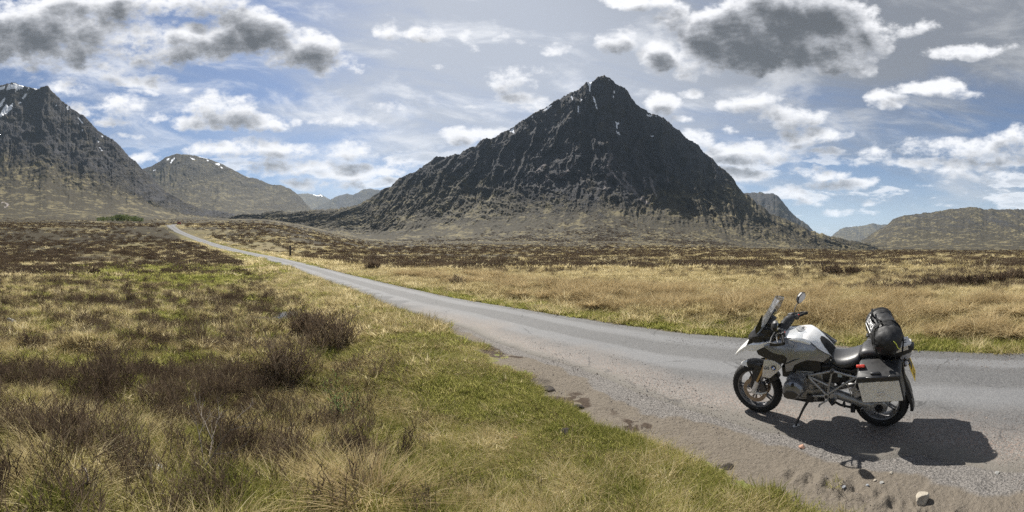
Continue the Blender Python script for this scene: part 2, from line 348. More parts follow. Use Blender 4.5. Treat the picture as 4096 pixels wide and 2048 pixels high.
# ---------------------------------------------------------------- moor and hill material (shared by ground and mountains)
def moor_material():
    m, t, b, out = new_mat('moorland')
    geo = t.node('ShaderNodeNewGeometry'); pos = geo.outputs['Position']
    rock, snow, green, dirt, tan_, heath, scree, farg = [t.attr(k) for k in ('rock', 'snow', 'green', 'dirt', 'tan', 'heath', 'scree', 'far')]
    nf = t.noise(pos, 1.6, 6, .65); nm = t.noise(pos, .11, 7, .62); nl = t.noise(pos, .012, 7, .6); nk = t.noise(t.vm('MULTIPLY', pos, (1, 1, 2.2)), .034, 6, .62); nff = t.noise(pos, 22.0, 5, .6)
    nvf = t.noise(pos, 140.0, 3, .6)
    # heather brown against bleached grass
    heather = t.mix(nf, (.022, .018, .011), (.056, .046, .027))
    heather = t.mix(t.ss(nm, .5, .75), heather, (.050, .044, .022))
    straw = t.mix(nff, (.17, .13, .065), (.40, .32, .18))
    straw = t.mix(t.ss(nm, .35, .7), straw, (.21, .19, .08))
    grass = t.mix(nff, (.07, .085, .022), (.19, .205, .06))
    k = t.m('ADD', t.m('ADD', t.m('MULTIPLY', t.m('SUBTRACT', nl, .5), 1.5), t.m('MULTIPLY', t.m('SUBTRACT', nm, .5), 1.7)), t.m('MULTIPLY', t.m('SUBTRACT', nf, .5), .8))
    kf = t.m('ADD', t.m('ADD', t.m('MULTIPLY', t.m('SUBTRACT', nl, .5), 3.0), t.m('MULTIPLY', t.m('SUBTRACT', nk, .5), 3.4)), t.m('MULTIPLY', t.m('SUBTRACT', nm, .5), 1.4))
    k = t.m('ADD', t.m('MULTIPLY', k, t.m('SUBTRACT', 1.0, farg)), t.m('MULTIPLY', kf, farg))
    straw = t.mix(t.m('MULTIPLY', farg, .85), straw, t.mix(nm, (.070, .059, .030), (.145, .122, .068)))
    k = t.m('ADD', k, t.m('SUBTRACT', tan_, heath))
    col = t.mix(t.ss(k, -.15, .30), heather, straw)
    col = t.mix(t.m('MULTIPLY', green, t.ss(t.m('ADD', nf, t.m('MULTIPLY', nm, .6)), .45, .85)), col, grass)
    # rock, scree
    rn = t.noise(pos, .075, 9, .70); rn2 = t.noise(t.vm('MULTIPLY', pos, (1, 1, .35)), .022, 8, .65)
    rc = t.mix(rn, (.015, .015, .0175), (.066, .063, .066))
    rc = t.mix(t.ss(rn2, .52, .68), rc, (0.051, 0.043, 0.03))
    rockf = t.ss(t.m('ADD', rock, t.m('MULTIPLY', t.m('SUBTRACT', rn, .5), 1.1)), .22, .74)
    col = t.mix(rockf, col, rc)
    col = t.mix(t.ss(t.m('ADD', scree, t.m('MULTIPLY', t.m('SUBTRACT', rn, .5), .9)), .45, .75), col, (.20, .175, .165))
    # bare mud and gravel
    gv = t.node('ShaderNodeTexVoronoi', {'Vector': pos, 'Scale': 95.0}).outputs['Color']
    gvs = t.node('ShaderNodeSeparateColor', {0: gv})
    gcol = t.mix(gvs.outputs[0], (0.098, 0.086, 0.074), (0.262, 0.23, 0.197))
    dcol = t.mix(nff, (.090, .076, .060), (.180, .155, .123))
    dcol = t.mix(t.ss(nvf, .56, .66), dcol, gcol)
    dcol = t.mix(t.ss(t.attr('mud'), .25, .6), dcol, t.mix(nff, (.028, .021, .016), (.085, .062, .045)))
    col = t.mix(t.ss(t.m('ADD', dirt, t.m('MULTIPLY', t.m('SUBTRACT', nf, .5), .5)), .4, .6), col, dcol)
    gravel = t.attr('gravel')
    gr2 = t.mix(gvs.outputs[1], (0.074, 0.07, 0.066), (0.221, 0.205, 0.189))
    col = t.mix(t.ss(t.m('ADD', gravel, t.m('MULTIPLY', t.m('SUBTRACT', nf, .5), .9)), .35, .65), col, gr2)
    col = t.mix(t.ss(t.m('ADD', snow, t.m('MULTIPLY', t.m('SUBTRACT', rn, .5), .5)), .40, .55), col, (.85, .87, .9))
    t.l.new(col, b.inputs['Base Color'])
    b.inputs['Roughness'].default_value = .95; b.inputs['Specular IOR Level'].default_value = .15
    bn = t.m('ADD', t.m('MULTIPLY', nff, .04), t.m('MULTIPLY', nvf, .012))
    bump = t.node('ShaderNodeBump', {'Height': bn, 'Strength': .8, 'Distance': 1.0})
    bump2 = t.node('ShaderNodeBump', {'Height': t.m('MULTIPLY', rn, t.m('MULTIPLY', rockf, 12.0)), 'Strength': .8, 'Distance': 1.0, 'Normal': bump.outputs[0]})
    bump3 = t.node('ShaderNodeBump', {'Height': t.m('MULTIPLY', t.m('ADD', nm, t.m('MULTIPLY', nf, .3)), t.m('MULTIPLY', farg, .9)), 'Strength': .5, 'Distance': 1.0, 'Normal': bump2.outputs[0]})
    t.l.new(bump3.outputs[0], b.inputs['Normal'])
    return m
M_MOOR = moor_material()

# ---------------------------------------------------------------- ground sheet
def build_ground():
    a_in = np.linspace(-1.42, 1.42, 900); a_out = np.linspace(1.42, 2*math.pi-1.42, 70)[1:-1]
    A = np.concatenate([a_in, a_out, [2*math.pi-1.42]])
    R_ = np.concatenate([np.linspace(.05, 2.0, 14), np.geomspace(2.05, 40, 300), np.geomspace(40.6, 500, 120), np.geomspace(515, 14000, 60)])
    AA, RR = np.meshgrid(A, R_)
    X, Y = RR*np.sin(AA), RR*np.cos(AA)
    Z = ground_z(X, Y)
    d, sd, _ = road_dist(X, Y); e = edge_side(X, Y)
    x, y = X.ravel(), Y.ravel(); r = RR.ravel(); a = np.arctan2(x, y)
    left = (sd < 0) if SIDE_NEG else (sd > 0)
    en = e + (fbm(x*1.6, y*1.6, 5, 71, .65)-.5)*1.1
    near = left & (r < 22)
    dirt = np.where(near, sst(en, .10, -.08), 0)
    dirt = np.maximum(dirt, sst(d, .16, .02)*.75*(r < 90))
    dirt = np.maximum(dirt, np.where(left & (a > .45), sst(fbm(x*1.2, y*1.2, 4, 73)+.35*sst(a, .5, 1.1)-.14*e, .46, .66), 0)*(e < 2.2)*near)
    gravel = np.where(near, sst(d + (fbm(x*1.3, y*1.3, 4, 75)-.5)*.6, .40, .0), 0)*sst(a, -.4, .1)
    mud = np.where(near, np.exp(-((e+.16+(vn(x*2, y*2, 78)-.5)*.3)/.26)**2)*sst(fbm(x*.9, y*.9, 3, 44), .38, .54), 0)*sst(fbm(x*7, y*7, 3, 46), .25, .45)*1.5*sst(a, .85, .6)
    mud = np.maximum(mud, POOLMASK(x, y)*.7)
    dirt = np.maximum(dirt, POOLMASK(x, y)*.6); dirt = np.maximum(dirt, sst(mud, .2, .5)*near)
    # vegetation belts
    green = np.where(left, .95*sst(en, 6.0, 1.0)*sst(a, -.55, .0), 0)
    green = np.maximum(green, np.where(~left, sst(d, 1.6, .3)*.55*sst(r, 80, 30), 0))
    gp = sst(((a+.86)/.34)**2+((np.log(r)-np.log(34))/.55)**2+(fbm(x*.2, y*.2, 3, 81)-.5)*1.2, 1.0, .3)
    green = np.maximum(green, np.where(left, gp, 0))
    green = np.maximum(green, np.where(left, sst(d, 2.5, .3)*.6*sst(r, 150, 70), 0))
    tan_ = np.where(~left, .55*sst(d, .5, 2.5)*sst(d, 30, 12), 0) + np.where(left, .35*sst(e, 5, 1.5), 0)
    tan_ = tan_ + .45*sst(a, .25, .8)*sst(r, 9, 16)*sst(r, 130, 70)
    tan_ = np.maximum(tan_, np.where(sst(d, 3.5, 1.0)*(r > 25)*(r < 220) > 0, sst(d, 3.5, 1.0)*.6, 0))
    heath = np.where(left, .42*sst(r, 30, 12)*sst(e, 2.0, 4.5)+.45*sst(r, 50, 80), 0) + np.where(~left, .38*sst(r, 90, 160)*sst(r, 900, 450), 0)
    heath = heath + .5*np.exp(-((r-(13.5+3*a))/1.3)**2)*sst(a, .75, 1.05)
    z0 = np.zeros_like(r)
    me = grid_mesh('moorland_ground', X, Y, Z, dict(rock=z0, snow=z0, green=green, dirt=dirt, tan=tan_, heath=heath, scree=z0, mud=mud, gravel=gravel, far=sst(r, 20, 120)), flip=True)
    o = link('moorland_ground', me, M_MOOR); tag(o, kind='structure'); return o
def POOLMASK(x, y):
    q = np.full(np.shape(x), 0.0)
    for (px_, py_, ra, rb) in POOL:
        q = np.maximum(q, sst(((x-px_)/(ra*1.25))**2+((y-py_)/(rb*1.25))**2, 1.3, .5))
    return q
build_ground()

# ---------------------------------------------------------------- road
def build_road():
    n = len(RS); m_ = 17
    t = np.concatenate([[0], np.linspace(.012, .988, m_-2), [1]])[None, :]
    seg = np.concatenate([[0], np.cumsum(np.linalg.norm(np.diff(RC, axis=0), axis=1))])
    far = RS[:, None, 0:2]; near = RS[:, None, 2:4]
    nn = (fbm(seg*1.4, seg*0+3.0, 4, 91)-.5)*.32*(np.abs(seg-16) < 14) + (fbm(seg*3.0, seg*0+5, 3, 92)-.5)*.10
    fn = (fbm(seg*2.2, seg*0+8, 3, 93)-.5)*.12
    dirv = (near-far); L = np.linalg.norm(dirv, axis=2, keepdims=True); u = dirv/L
    near = near + u*nn[:, None, None]; far = far - u*fn[:, None, None]
    Pt = far + (near-far)*t[..., None]
    crown = .035*(1-(2*t-1)**2)*sst(seg, 18, 24)[:, None]
    Z = RS[:, 4][:, None]+crown+0*t
    Z = Z+np.where((t == 0) | (t == 1), -.05, 0)
    Lr = np.broadcast_to(L[:, 0, :], Z.shape)
    me = grid_mesh('road', Pt[..., 0], Pt[..., 1], np.broadcast_to(Z, Pt[..., 0].shape), dict(across=np.broadcast_to(t, Z.shape)*Lr, width=Lr, along=np.broadcast_to(seg[:, None], Z.shape)))
    near_ = lambda q: seg[int(np.argmin(np.hypot(RC[:, 0]-q[0], RC[:, 1]-q[1])))]
    TONGUE = (near_((-1.8, 13.0)), near_((-11.5, 24.3)))
    m, tt, b, out = new_mat('asphalt')
    pos = tt.node('ShaderNodeNewGeometry').outputs['Position']
    ac, wd, al = tt.attr('across'), tt.attr('width'), tt.attr('along')
    v1 = tt.node('ShaderNodeTexVoronoi', {'Vector': pos, 'Scale': 105.0}); cs = tt.node('ShaderNodeSeparateColor', {0: v1.outputs['Color']})
    nl = tt.noise(pos, .8, 5, .6); nf = tt.noise(pos, 30, 4, .6); wv = tt.noise(tt.comb(tt.m('MULTIPLY', al, .12), ac, 0.0), 1.6, 5, .55)
    base = tt.mix(cs.outputs[0], (.036, .037, .039), (.150, .148, .145))
    base = tt.mix(tt.ss(nf, .4, .75), base, (0.068, 0.068, 0.07))
    # wheel tracks polished pale
    a2 = tt.m('ADD', ac, tt.m('MULTIPLY', tt.m('SUBTRACT', wv, .5), .55))
    tr1 = tt.m('MULTIPLY', tt.ss(a2, .35, .62), tt.ss(a2, 1.15, .85)); tr2 = tt.m('MULTIPLY', tt.ss(a2, 1.75, 2.0), tt.ss(a2, 2.75, 2.35))
    track = tt.m('MAXIMUM', tr1, tr2)
    base = tt.mix(tt.m('MULTIPLY', track, .75), base, tt.mix(cs.outputs[0], (0.1, 0.102, 0.108), (0.18, 0.18, 0.18)))
    # loose gravel and dust towards the lay-by edge
    edge = tt.m('SUBTRACT', wd, ac)
    wide = tt.ss(wd, 2.9, 3.3)
    gk = tt.m('MULTIPLY', tt.ss(tt.m('ADD', edge, tt.m('MULTIPLY', tt.m('SUBTRACT', nl, .5), 1.6)), 1.5, .25), tt.ss(al, 29, 20))
    v2 = tt.node('ShaderNodeTexVoronoi', {'Vector': pos, 'Scale': 80.0}); c2 = tt.node('ShaderNodeSeparateColor', {0: v2.outputs['Color']})
    grv = tt.mix(c2.outputs[0], (0.072, 0.066, 0.06), (0.216, 0.196, 0.176)); grv = tt.mix(tt.ss(c2.outputs[1], .78, .92), grv, (0.192, 0.14, 0.112))
    base = tt.mix(gk, base, grv)
    base = tt.mix(tt.m('MULTIPLY', tt.ss(tt.m('ADD', edge, tt.m('MULTIPLY', tt.m('SUBTRACT', nl, .5), .9)), .42, .05), .85), base, tt.mix(nf, (.085, .078, .066), (.165, .152, .130)))
    # stains, hairline cracks, and the scalloped dark repairs where the near edge has crumbled
    base = tt.mix(1.0, base, tt.mix(tt.noise(pos, .45, 6, .65), (.78, .78, .79), (1.22, 1.22, 1.21)), 'MULTIPLY')
    ck = tt.node('ShaderNodeTexVoronoi', {'Vector': tt.vm('MULTIPLY_ADD', tt.noise(pos, 3, 4, .6, out=1), (.35, .35, .35), pos), 'Scale': .55}, feature='DISTANCE_TO_EDGE').outputs[0]
    base = tt.mix(tt.m('MULTIPLY', tt.ss(ck, .012, .003), tt.m('MULTIPLY', tt.ss(nl, .48, .6), .6)), base, (.03, .03, .03))
    tg = tt.m('ADD', tt.m('SINE', tt.m('MULTIPLY', al, 4.6)), tt.m('MULTIPLY', tt.m('SUBTRACT', nl, .5), 2.2))
    tong = tt.m('MULTIPLY', tt.ss(tt.m('ADD', edge, tt.m('MULTIPLY', tg, -.28)), .75, .55), tt.m('MULTIPLY', tt.ss(al, TONGUE[0], TONGUE[0]+2), tt.ss(al, TONGUE[1], TONGUE[1]-2)))
    base = tt.mix(tt.m('MULTIPLY', tong, .85), base, tt.mix(cs.outputs[0], (.042, .043, .045), (.10, .10, .10)))
    tt.l.new(base, b.inputs['Base Color']); b.inputs['Roughness'].default_value = .82; b.inputs['Specular IOR Level'].default_value = .35
    hgt = tt.m('ADD', tt.m('MULTIPLY', v1.outputs['Distance'], -.5), tt.m('MULTIPLY', tt.m('MULTIPLY', v2.outputs['Distance'], gk), -.6))
    bump = tt.node('ShaderNodeBump', {'Height': hgt, 'Strength': .5, 'Distance': .012})
    tt.l.new(bump.outputs[0], b.inputs['Normal'])
    o = link('road', me, m); tag(o, kind='structure')
    return o
build_road()

# ---------------------------------------------------------------- bog pools
def build_pools():
    m, t, b, out = new_mat('bog_water')
    b.inputs['Base Color'].default_value = (.02, .017, .012, 1); b.inputs['Roughness'].default_value = .06
    pos = t.node('ShaderNodeNewGeometry').outputs['Position']
    t.l.new(t.node('ShaderNodeBump', {'Height': t.noise(pos, 9, 3, .5), 'Strength': .12, 'Distance': .05}).outputs[0], b.inputs['Normal'])
    for i, (px_, py_, ra, rb) in enumerate(POOL):
        zc = float(np.min(ground_z(np.array([px_]), np.array([py_]))))+.12
        bm = bmesh.new(); vs_ = []
        for k in range(28):
            th = k/28*2*math.pi; q = 1+.22*math.sin(3*th+i)+.14*math.sin(5*th+2*i)
            vs_.append(bm.verts.new((px_+ra*q*math.cos(th), py_+rb*q*math.sin(th), zc)))
        bm.faces.new(vs_); me = bpy.data.meshes.new('bog_pool'); bm.to_mesh(me); bm.free()
        tag(link('bog_pool', me, m), kind='structure')
build_pools()

# ---------------------------------------------------------------- mountains
def skyline(pts, a):
    p = np.array(pts, float); ax = (p[:, 0]-2048)/F; ev = (YH-p[:, 1])/F
    return np.interp(a, ax, ev)
def inpoly(x, y, poly):
    c_ = np.zeros(x.shape, bool); n = len(poly)
    for i in range(n):
        (x1, y1), (x2, y2) = poly[i], poly[(i+1) % n]
        k = ((y1 > y) != (y2 > y)); 
        with np.errstate(divide='ignore', invalid='ignore'):
            xi = (x2-x1)*(y-y1)/((y2-y1) or 1e-9)+x1
        c_ ^= k & (x < xi)
    return c_
def mountain(name, pts, r_ridge, r_foot, na, nt, power, rough, seed, rockbase, ribs=(0, 0), snow=(), scree=(), label=None, back=.55, bend=None, tan=0.0, heath=0.0, jag=1.0, rocknoise=.5, fine=1.0, mids=None):
    p = np.array(pts, float); a0, a1 = (p[0, 0]-2048)/F, (p[-1, 0]-2048)/F
    A = np.linspace(a0, a1, na); ev = skyline(pts, A)
    ev = ev + ((fbm(A*90, A*0, 4, seed)-.5)*9 + (fbm(A*330, A*0, 3, seed+3)-.5)*5)*jag/F
    rr = r_ridge(A) if callable(r_ridge) else np.full(na, r_ridge)
    rf = r_foot(A) if callable(r_foot) else np.full(na, r_foot)
    T = np.concatenate([np.linspace(0, 1, nt), 1+np.linspace(0, 1, nt//7+3)[1:]**1.3])[:, None]
    front = np.clip(T, 0, 1); behind = np.clip(T-1, 0, 1)
    R_ = rf+(rr-rf)*front + behind*rr*back
    xf, yf = pol(A, rf); zf = ground_z(xf, yf, False)-6-.004*rf
    zr_ = ev*rr+ZC
    pw = power(A) if callable(power) else power
    prof = front**pw
    if mids is not None: prof = mids(front, A[None, :])
    # keep the sight line to the ridge free: in elevation-angle space the face climbs monotonically
    ef = (zf-ZC)/rf
    EL = ef + (ev-ef)*prof
    Z0 = EL*R_+ZC
    Zb = zr_*(1-behind*.9)-behind*60
    Z0 = np.where(T > 1, Zb, Z0)
    # relief: buttresses and gullies displaced along the view axis and in height
    X0, Y0 = pol(A[None, :], R_)
    hgt = np.clip(prof, 0, 1)
    env = np.clip(front*4, 0, 1)*np.clip((1.0-front)*9+.25, 0, 1)
    steep = sst(hgt, .06, .50)
    wob = (fbm(A[None, :]*14, EL*14, 4, seed+40)-.5)*.07
    fl = A[None, :]+wob+ (bend(A[None, :], hgt) if bend else 0)
    rb = ridged(fl*ribs[0]+wob*9, EL*ribs[0]*.40+seed, 6, seed+7, .62) if ribs[0] else 0
    rough_n = fbm(A[None, :]*70, EL*95, 5, seed+11, .58)-.5
    mid_n = fbm(A[None, :]*22, EL*26, 4, seed+13)-.5
    rb2 = ridged(fl*ribs[0]*3.1+wob*6, EL*ribs[0]*2.0+seed, 4, seed+9, .6) if ribs[0] else 0
    disp = (ribs[1]*(rb-.62)+ribs[1]*.16*(rb2-.6))*(.07+.93*steep) + rough*(rough_n*.8+mid_n*.9)*(.10+.90*steep)
    R2 = R_ - disp*env*np.where(T > 1, .4, 1)
    Z2 = Z0 + .45*disp*env*np.where(T > 1, .2, 1)*.35 + fine*rough*.16*(fbm(A[None, :]*240, EL*330, 3, seed+17)-.5)*env*(.15+.85*steep)
    X, Y = pol(A[None, :], R2)
    # surface masks
    px = 2048+F*A[None, :]+0*EL; py = YH-F*(Z2-ZC)/R2
    rock = rockbase(A[None, :]+0*EL, hgt, EL) + rocknoise*1.25*(fbm(fl*42, EL*50, 6, seed+23, .64)-.5) + .14*(np.asarray(rb2)-.6)*sst(hgt, .05, .3)+.2*(np.asarray(rb)-.6)*steep
    sm = np.zeros(px.shape)
    for poly in snow:
        for ox_, oy_ in ((0, 0), (.9, 0), (-.9, 0)): sm = np.maximum(sm, inpoly(px+ox_, py+oy_, poly).astype(float))
    sm = np.where(T > 1.02, 0, sm)
    sc = np.zeros(px.shape)
    for (line, wdt) in scree:
        for i in range(len(line)-1):
            (x1, y1), (x2, y2) = line[i], line[i+1]
            dxl, dyl = x2-x1, y2-y1; L = dxl*dxl+dyl*dyl
            tq = np.clip(((px-x1)*dxl+(py-y1)*dyl)/L, 0, 1)
            dd = np.hypot(px-x1-dxl*tq+(fbm(px*.06, py*.06, 3, seed+60)-.5)*22, py-y1-dyl*tq)
            sc = np.maximum(sc, .85*np.exp(-(dd/wdt)**2))
    z0 = np.zeros(px.shape)
    me = grid_mesh(name, X, Y, Z2, dict(rock=rock, snow=sm, green=z0, dirt=z0, tan=z0+tan+(tan_map(A[None, :], hgt, EL) if False else 0), heath=z0+heath, scree=sc, mud=z0, gravel=z0, far=z0+1), flip=True)
    o = link(name, me, M_MOOR); tag(o, label, kind='structure')
    SLOPES.append((name, X, Y, Z2, R2, front+0*R2, rock))
    return o
SLOPES = []

LEFT = [(-260,470),(-180,440),(-80,380),(0,344),(28,335),(47,329),(70,335),(93,342),(112,349),(140,352),(156,352),(163,344),(182,342),(193,347),(200,358),(219,375),(242,400),(265,416),(298,444),(335,465),(363,493),(396,524),(428,547),(449,554),(466,570),(494,600),(522,631),(550,652),(568,673),(605,705),(629,733),(657,759),(699,787),(738,809),(778,822),(838,838),(897,848),(941,858),(1000,868)]
SECOND = [(480,720),(571,675),(607,663),(635,648),(659,632),(683,622),(705,615),(738,617),(778,622),(802,628),(838,636),(870,648),(897,661),(921,673),(945,685),(969,697),(989,707),(1025,713),(1049,723),(1072,733),(1104,740),(1128,741),(1152,751),(1172,763),(1192,779),(1212,799),(1227,818),(1239,830),(1260,850)]
FARA = [(1120,800),(1194,776),(1227,775),(1247,775),(1267,781),(1283,776),(1295,783),(1319,796),(1345,815),(1400,850)]
FARB = [(1240,838),(1290,815),(1327,797),(1351,783),(1386,775),(1410,779),(1430,771),(1454,757),(1482,754),(1510,758),(1540,768),(1600,800)]
MAIN = [(820,878),(900,866),(960,860),(1040,853),(1120,846),(1200,842),(1300,838),(1360,832),(1400,826),(1435,814),(1472,800),(1525,761),(1559,745),(1593,716),(1626,698),(1655,692),(1684,672),(1708,656),(1737,631),(1761,622),(1785,627),(1809,619),(1838,617),(1853,607),(1881,591),(1901,586),(1920,566),(1944,555),(1978,550),(2016,528),(2050,509),(2088,482),(2122,463),(2156,441),(2194,420),(2238,396),(2276,376),(2315,355),(2344,333),(2363,327),(2377,319),(2397,302),(2416,298),(2435,305),(2454,321),(2474,338),(2498,350),(2513,367),(2530,392),(2544,414),(2563,428),(2591,442),(2625,459),(2653,470),(2675,487),(2692,506),(2720,520),(2742,548),(2770,564),(2793,573),(2812,604),(2843,629),(2871,660),(2899,680),(2927,710),(2955,750),(2977,772),(2999,789),(3038,819),(3083,856),(3122,872),(3178,889),(3234,917),(3300,940),(3387,958),(3448,970),(3503,979),(3573,989),(3660,996)]
RBEH = [(2900,790),(2984,772),(3016,769),(3053,770),(3072,773),(3090,772),(3109,782),(3121,796),(3141,819),(3165,847),(3188,872),(3216,889),(3234,900),(3253,924),(3290,945),(3340,965)]
FARC = [(3290,962),(3325,944),(3364,916),(3387,909),(3425,904),(3457,902),(3476,896),(3492,891),(3508,896),(3545,899),(3600,910),(3700,950)]
RIGHT = [(3400,985),(3443,966),(3480,940),(3517,916),(3550,896),(3568,879),(3596,868),(3620,860),(3652,857),(3698,851),(3759,844),(3805,836),(3852,831),(3898,828),(3933,837),(3968,836),(4014,838),(4060,837),(4096,838),(4180,835),(4300,845),(4420,880)]
def zz(pts, ox, oy, s): return [(ox+x/s, oy+y/s) for x, y in pts]
# snow patches, traced
SN_L = [zz(q, 0, 300, 2.147) for q in (
 [(-20,105),(45,95),(30,125),(-20,135)],[(50,130),(75,85),(130,75),(205,95),(195,115),(150,130),(130,145),(140,115),(100,115)],[(-20,270),(40,195),(45,205),(15,260),(-20,300)],[(-20,370),(30,290),(55,250),(70,275),(110,243),(100,290),(60,330),(20,350)],
 [(185,205),(220,160),(235,160),(215,200)],[(155,245),(180,228),(178,245)],[(215,115),(250,115),(240,128)],[(280,112),(328,112),(310,130)],[(570,270),(588,270),(592,300),(580,300)],[(668,362),(690,380),(715,420),(700,412)],[(667,410),(678,420),(670,427)],[(476,255),(494,262),(480,266)],[(838,565),(848,568),(846,585)],[(855,622),(882,650),(872,650)],[(700,470),(712,472),(708,482)],[(870,518),(888,530),(880,532)])]
SN_2 = [zz(q, 500, 580, 2.5156) for q in ([(415,155),(430,135),(447,132),(440,152)],[(455,185),(470,150),(500,125),(500,138),(475,165),(465,185)],[(280,258),(300,245),(310,250),(290,262)],[(655,124),(690,138),(705,150),(680,148)],[(725,115),(800,122),(850,140),(800,132)],[(822,150),(838,150),(835,165)],[(905,188),(945,180),(955,205),(935,203)],[(958,215),(985,232),(975,236)],[(1215,314),(1255,322),(1250,328)])]
SN_M = [zz(q, 2200, 280, 1.789) for q in ([(268,92),(298,85),(288,120),(290,152),(280,150),(280,115)],[(150,185),(158,185),(163,213),(157,213)],[(218,205),(230,212),(222,220)],[(305,187),(318,205),(340,278),(334,278),(318,230)],[(197,258),(207,258),(203,303),(197,300)],[(420,68),(425,68),(424,80)],[(458,148),(464,150),(462,170),(456,165)],[(448,186),(464,184),(452,198)],[(472,370),(496,378),(484,395),(482,422),(474,405)],[(470,435),(482,438),(508,468),(495,466)],[(690,318),(735,322),(720,332),(695,330)],[(722,470),(742,472),(738,480),(724,478)],[(750,327),(765,330),(758,334)])]
SN_M += [zz(q, 1400, 280, 2.077) for q in ([(1605,335),(1670,288),(1675,296),(1625,338)],[(1508,395),(1518,380),(1526,384)],[(1322,512),(1358,482),(1364,528),(1345,515)])]
SN_A = [zz(q, 500, 580, 2.5156) for q in ([(1880,490),(1935,500),(1960,505),(1970,495),(1990,515),(1920,512)],)]
SC_M = [(zz([(440,610),(415,690),(440,730),(395,780),(400,850)], 2200, 280, 1.789), 11),(zz([(440,730),(500,790),(560,860)], 2200, 280, 1.789), 9),(zz([(530,740),(550,810),(610,880),(700,950)], 2200, 280, 1.789), 11),
 (zz([(180,670),(120,730),(40,780)], 2200, 280, 1.789), 8),(zz([(670,770),(680,840)], 2200, 280, 1.789), 7),(zz([(720,770),(735,840),(760,900)], 2200, 280, 1.789), 6),(zz([(820,760),(850,800)], 2200, 280, 1.789), 5),
 (zz([(1640,760),(1560,840),(1465,915)], 1400, 280, 2.077), 8),(zz([(1640,870),(1640,920),(1575,970)], 1400, 280, 2.077), 6),(zz([(1870,780),(1780,860),(1700,910)], 1400, 280, 2.077), 7)]
SC_L = [(zz([(0,340),(60,350)], 0, 0, 1), 1), (zz([(-10,1090),(40,1100),(70,1115),(40,1135)], 0, 300, 2.147), 6)]

mountain('far_mountain', FARA, 9500, 5600, 130, 40, 1.3, 60, 301, lambda a, h, e: .30+.2*h, snow=SN_A, jag=.5, heath=.1)
mountain('far_mountain', FARB, 8200, 5400, 160, 44, 1.3, 70, 302, lambda a, h, e: .30+.2*h, ribs=(70, 60), jag=.5, heath=.1)
mountain('far_mountain', FARC, 8000, 5200, 170, 44, 1.2, 50, 303, lambda a, h, e: .22+.2*h, ribs=(60, 60), jag=.6, heath=.1)
mountain('mountain', RBEH, 4300, 2900, 170, 70, 1.1, 50, 304, lambda a, h, e: .34+.25*h, ribs=(55, 60), jag=.9, tan=.05)
mountain('hill', RIGHT, 3000, 1300, 320, 130, 1.15, 26, 305, lambda a, h, e: .16+.18*sst(h, .2, .7), ribs=(17, 80), jag=.8, tan=-.05, heath=.18, bend=lambda a, h: h*.35)
mountain('mountain', SECOND, 3900, 2250, 330, 170, 1.15, 22, 306, lambda a, h, e: .20+.20*sst(h, .3, 1), ribs=(16, 75), snow=SN_2, jag=.6, tan=.02, heath=.27, bend=lambda a, h: -h*.12)
mountain('mountain', LEFT, lambda a: 2150+220*np.cos((a+1.28)*6), lambda a: 720+500*sst(a, -1.0, -.65), 470, 300, 1.0, 24, 307, lambda a, h, e: .03+.62*sst(h, .28, .62), ribs=(13, 75), snow=SN_L, scree=SC_L, jag=1.0, mids=lambda f, a: .26*f**1.3+.74*f**3.4, tan=.02, heath=.24, bend=lambda a, h: -h*.10)
AZS = (2416-2048)/F
mountain('mountain', MAIN, lambda a: 1640+260*np.abs(np.tanh((a-AZS)*2.2)), lambda a: 420+120*np.cos(a*3), 1050, 430, 1.0, 34, 308,
    lambda a, h, e: .02+.74*sst(e+.03*np.sin(a*9), .055, .21)*sst(a, -.5, -.28)*sst(a, .86, .52)+.05, ribs=(15, 120), snow=SN_M, scree=SC_M, jag=1.3,
    mids=lambda f, a: .36*f**1.45+.64*f**3.2, tan=.0, heath=.26, bend=lambda a, h: (a-AZS)*h*.55, rocknoise=.55, fine=1.5)

# ---------------------------------------------------------------- vegetation
def leaf_mat(name, cols, trans=.35, scale=6.0):
    m = bpy.data.materials.new(name); m.use_nodes = True; t = NT(m.node_tree); t.n.clear()
    out = t.node('ShaderNodeOutputMaterial')
    rnd = t.node('ShaderNodeObjectInfo').outputs['Random']
    ramp = t.node('ShaderNodeValToRGB'); el_ = ramp.color_ramp.elements
    while len(el_) < len(cols): el_.new(.5)
    for i, c_ in enumerate(cols):
        el_[i].position = i/(len(cols)-1); el_[i].color = (*c_, 1)
    pos = t.node('ShaderNodeNewGeometry').outputs['Position']
    f = t.m('ADD', t.m('MULTIPLY', rnd, .45), t.m('ADD', t.m('MULTIPLY', t.noise(pos, scale, 3, .6), .45), t.m('MULTIPLY', t.noise(pos, .9, 5, .65), 1.05)))
    isl = t.node('ShaderNodeNewGeometry').outputs['Random Per Island']
    f = t.m('ADD', f, t.m('MULTIPLY_ADD', isl, .5, -.70))
    t.l.new(f, ramp.inputs[0])
    d = t.node('ShaderNodeBsdfDiffuse', {'Color': ramp.outputs[0], 'Roughness': .6})
    tr = t.node('ShaderNodeBsdfTranslucent', {'Color': ramp.outputs[0]})
    mx = t.node('ShaderNodeMixShader', {0: trans}); t.l.new(d.outputs[0], mx.inputs[1]); t.l.new(tr.outputs[0], mx.inputs[2])
    t.l.new(mx.outputs[0], out.inputs[0]); return m
M_GREEN = leaf_mat('green_grass', [(.09, .105, .025), (.21, .225, .055), (.36, .345, .11), (.50, .44, .21)], .52)
M_STRAW = leaf_mat('dry_grass', [(.17, .135, .06), (.40, .33, .165), (.62, .53, .31), (.76, .68, .46)], .5)
M_RUSH = leaf_mat('rush_grass', [(.21, .155, .08), (.37, .285, .15), (.51, .41, .235), (.60, .51, .32)], .42)
M_HEATH = leaf_mat('heather_twigs', [(.038, .028, .021), (.090, .066, .047), (.155, .115, .080), (.25, .20, .135)], .25)
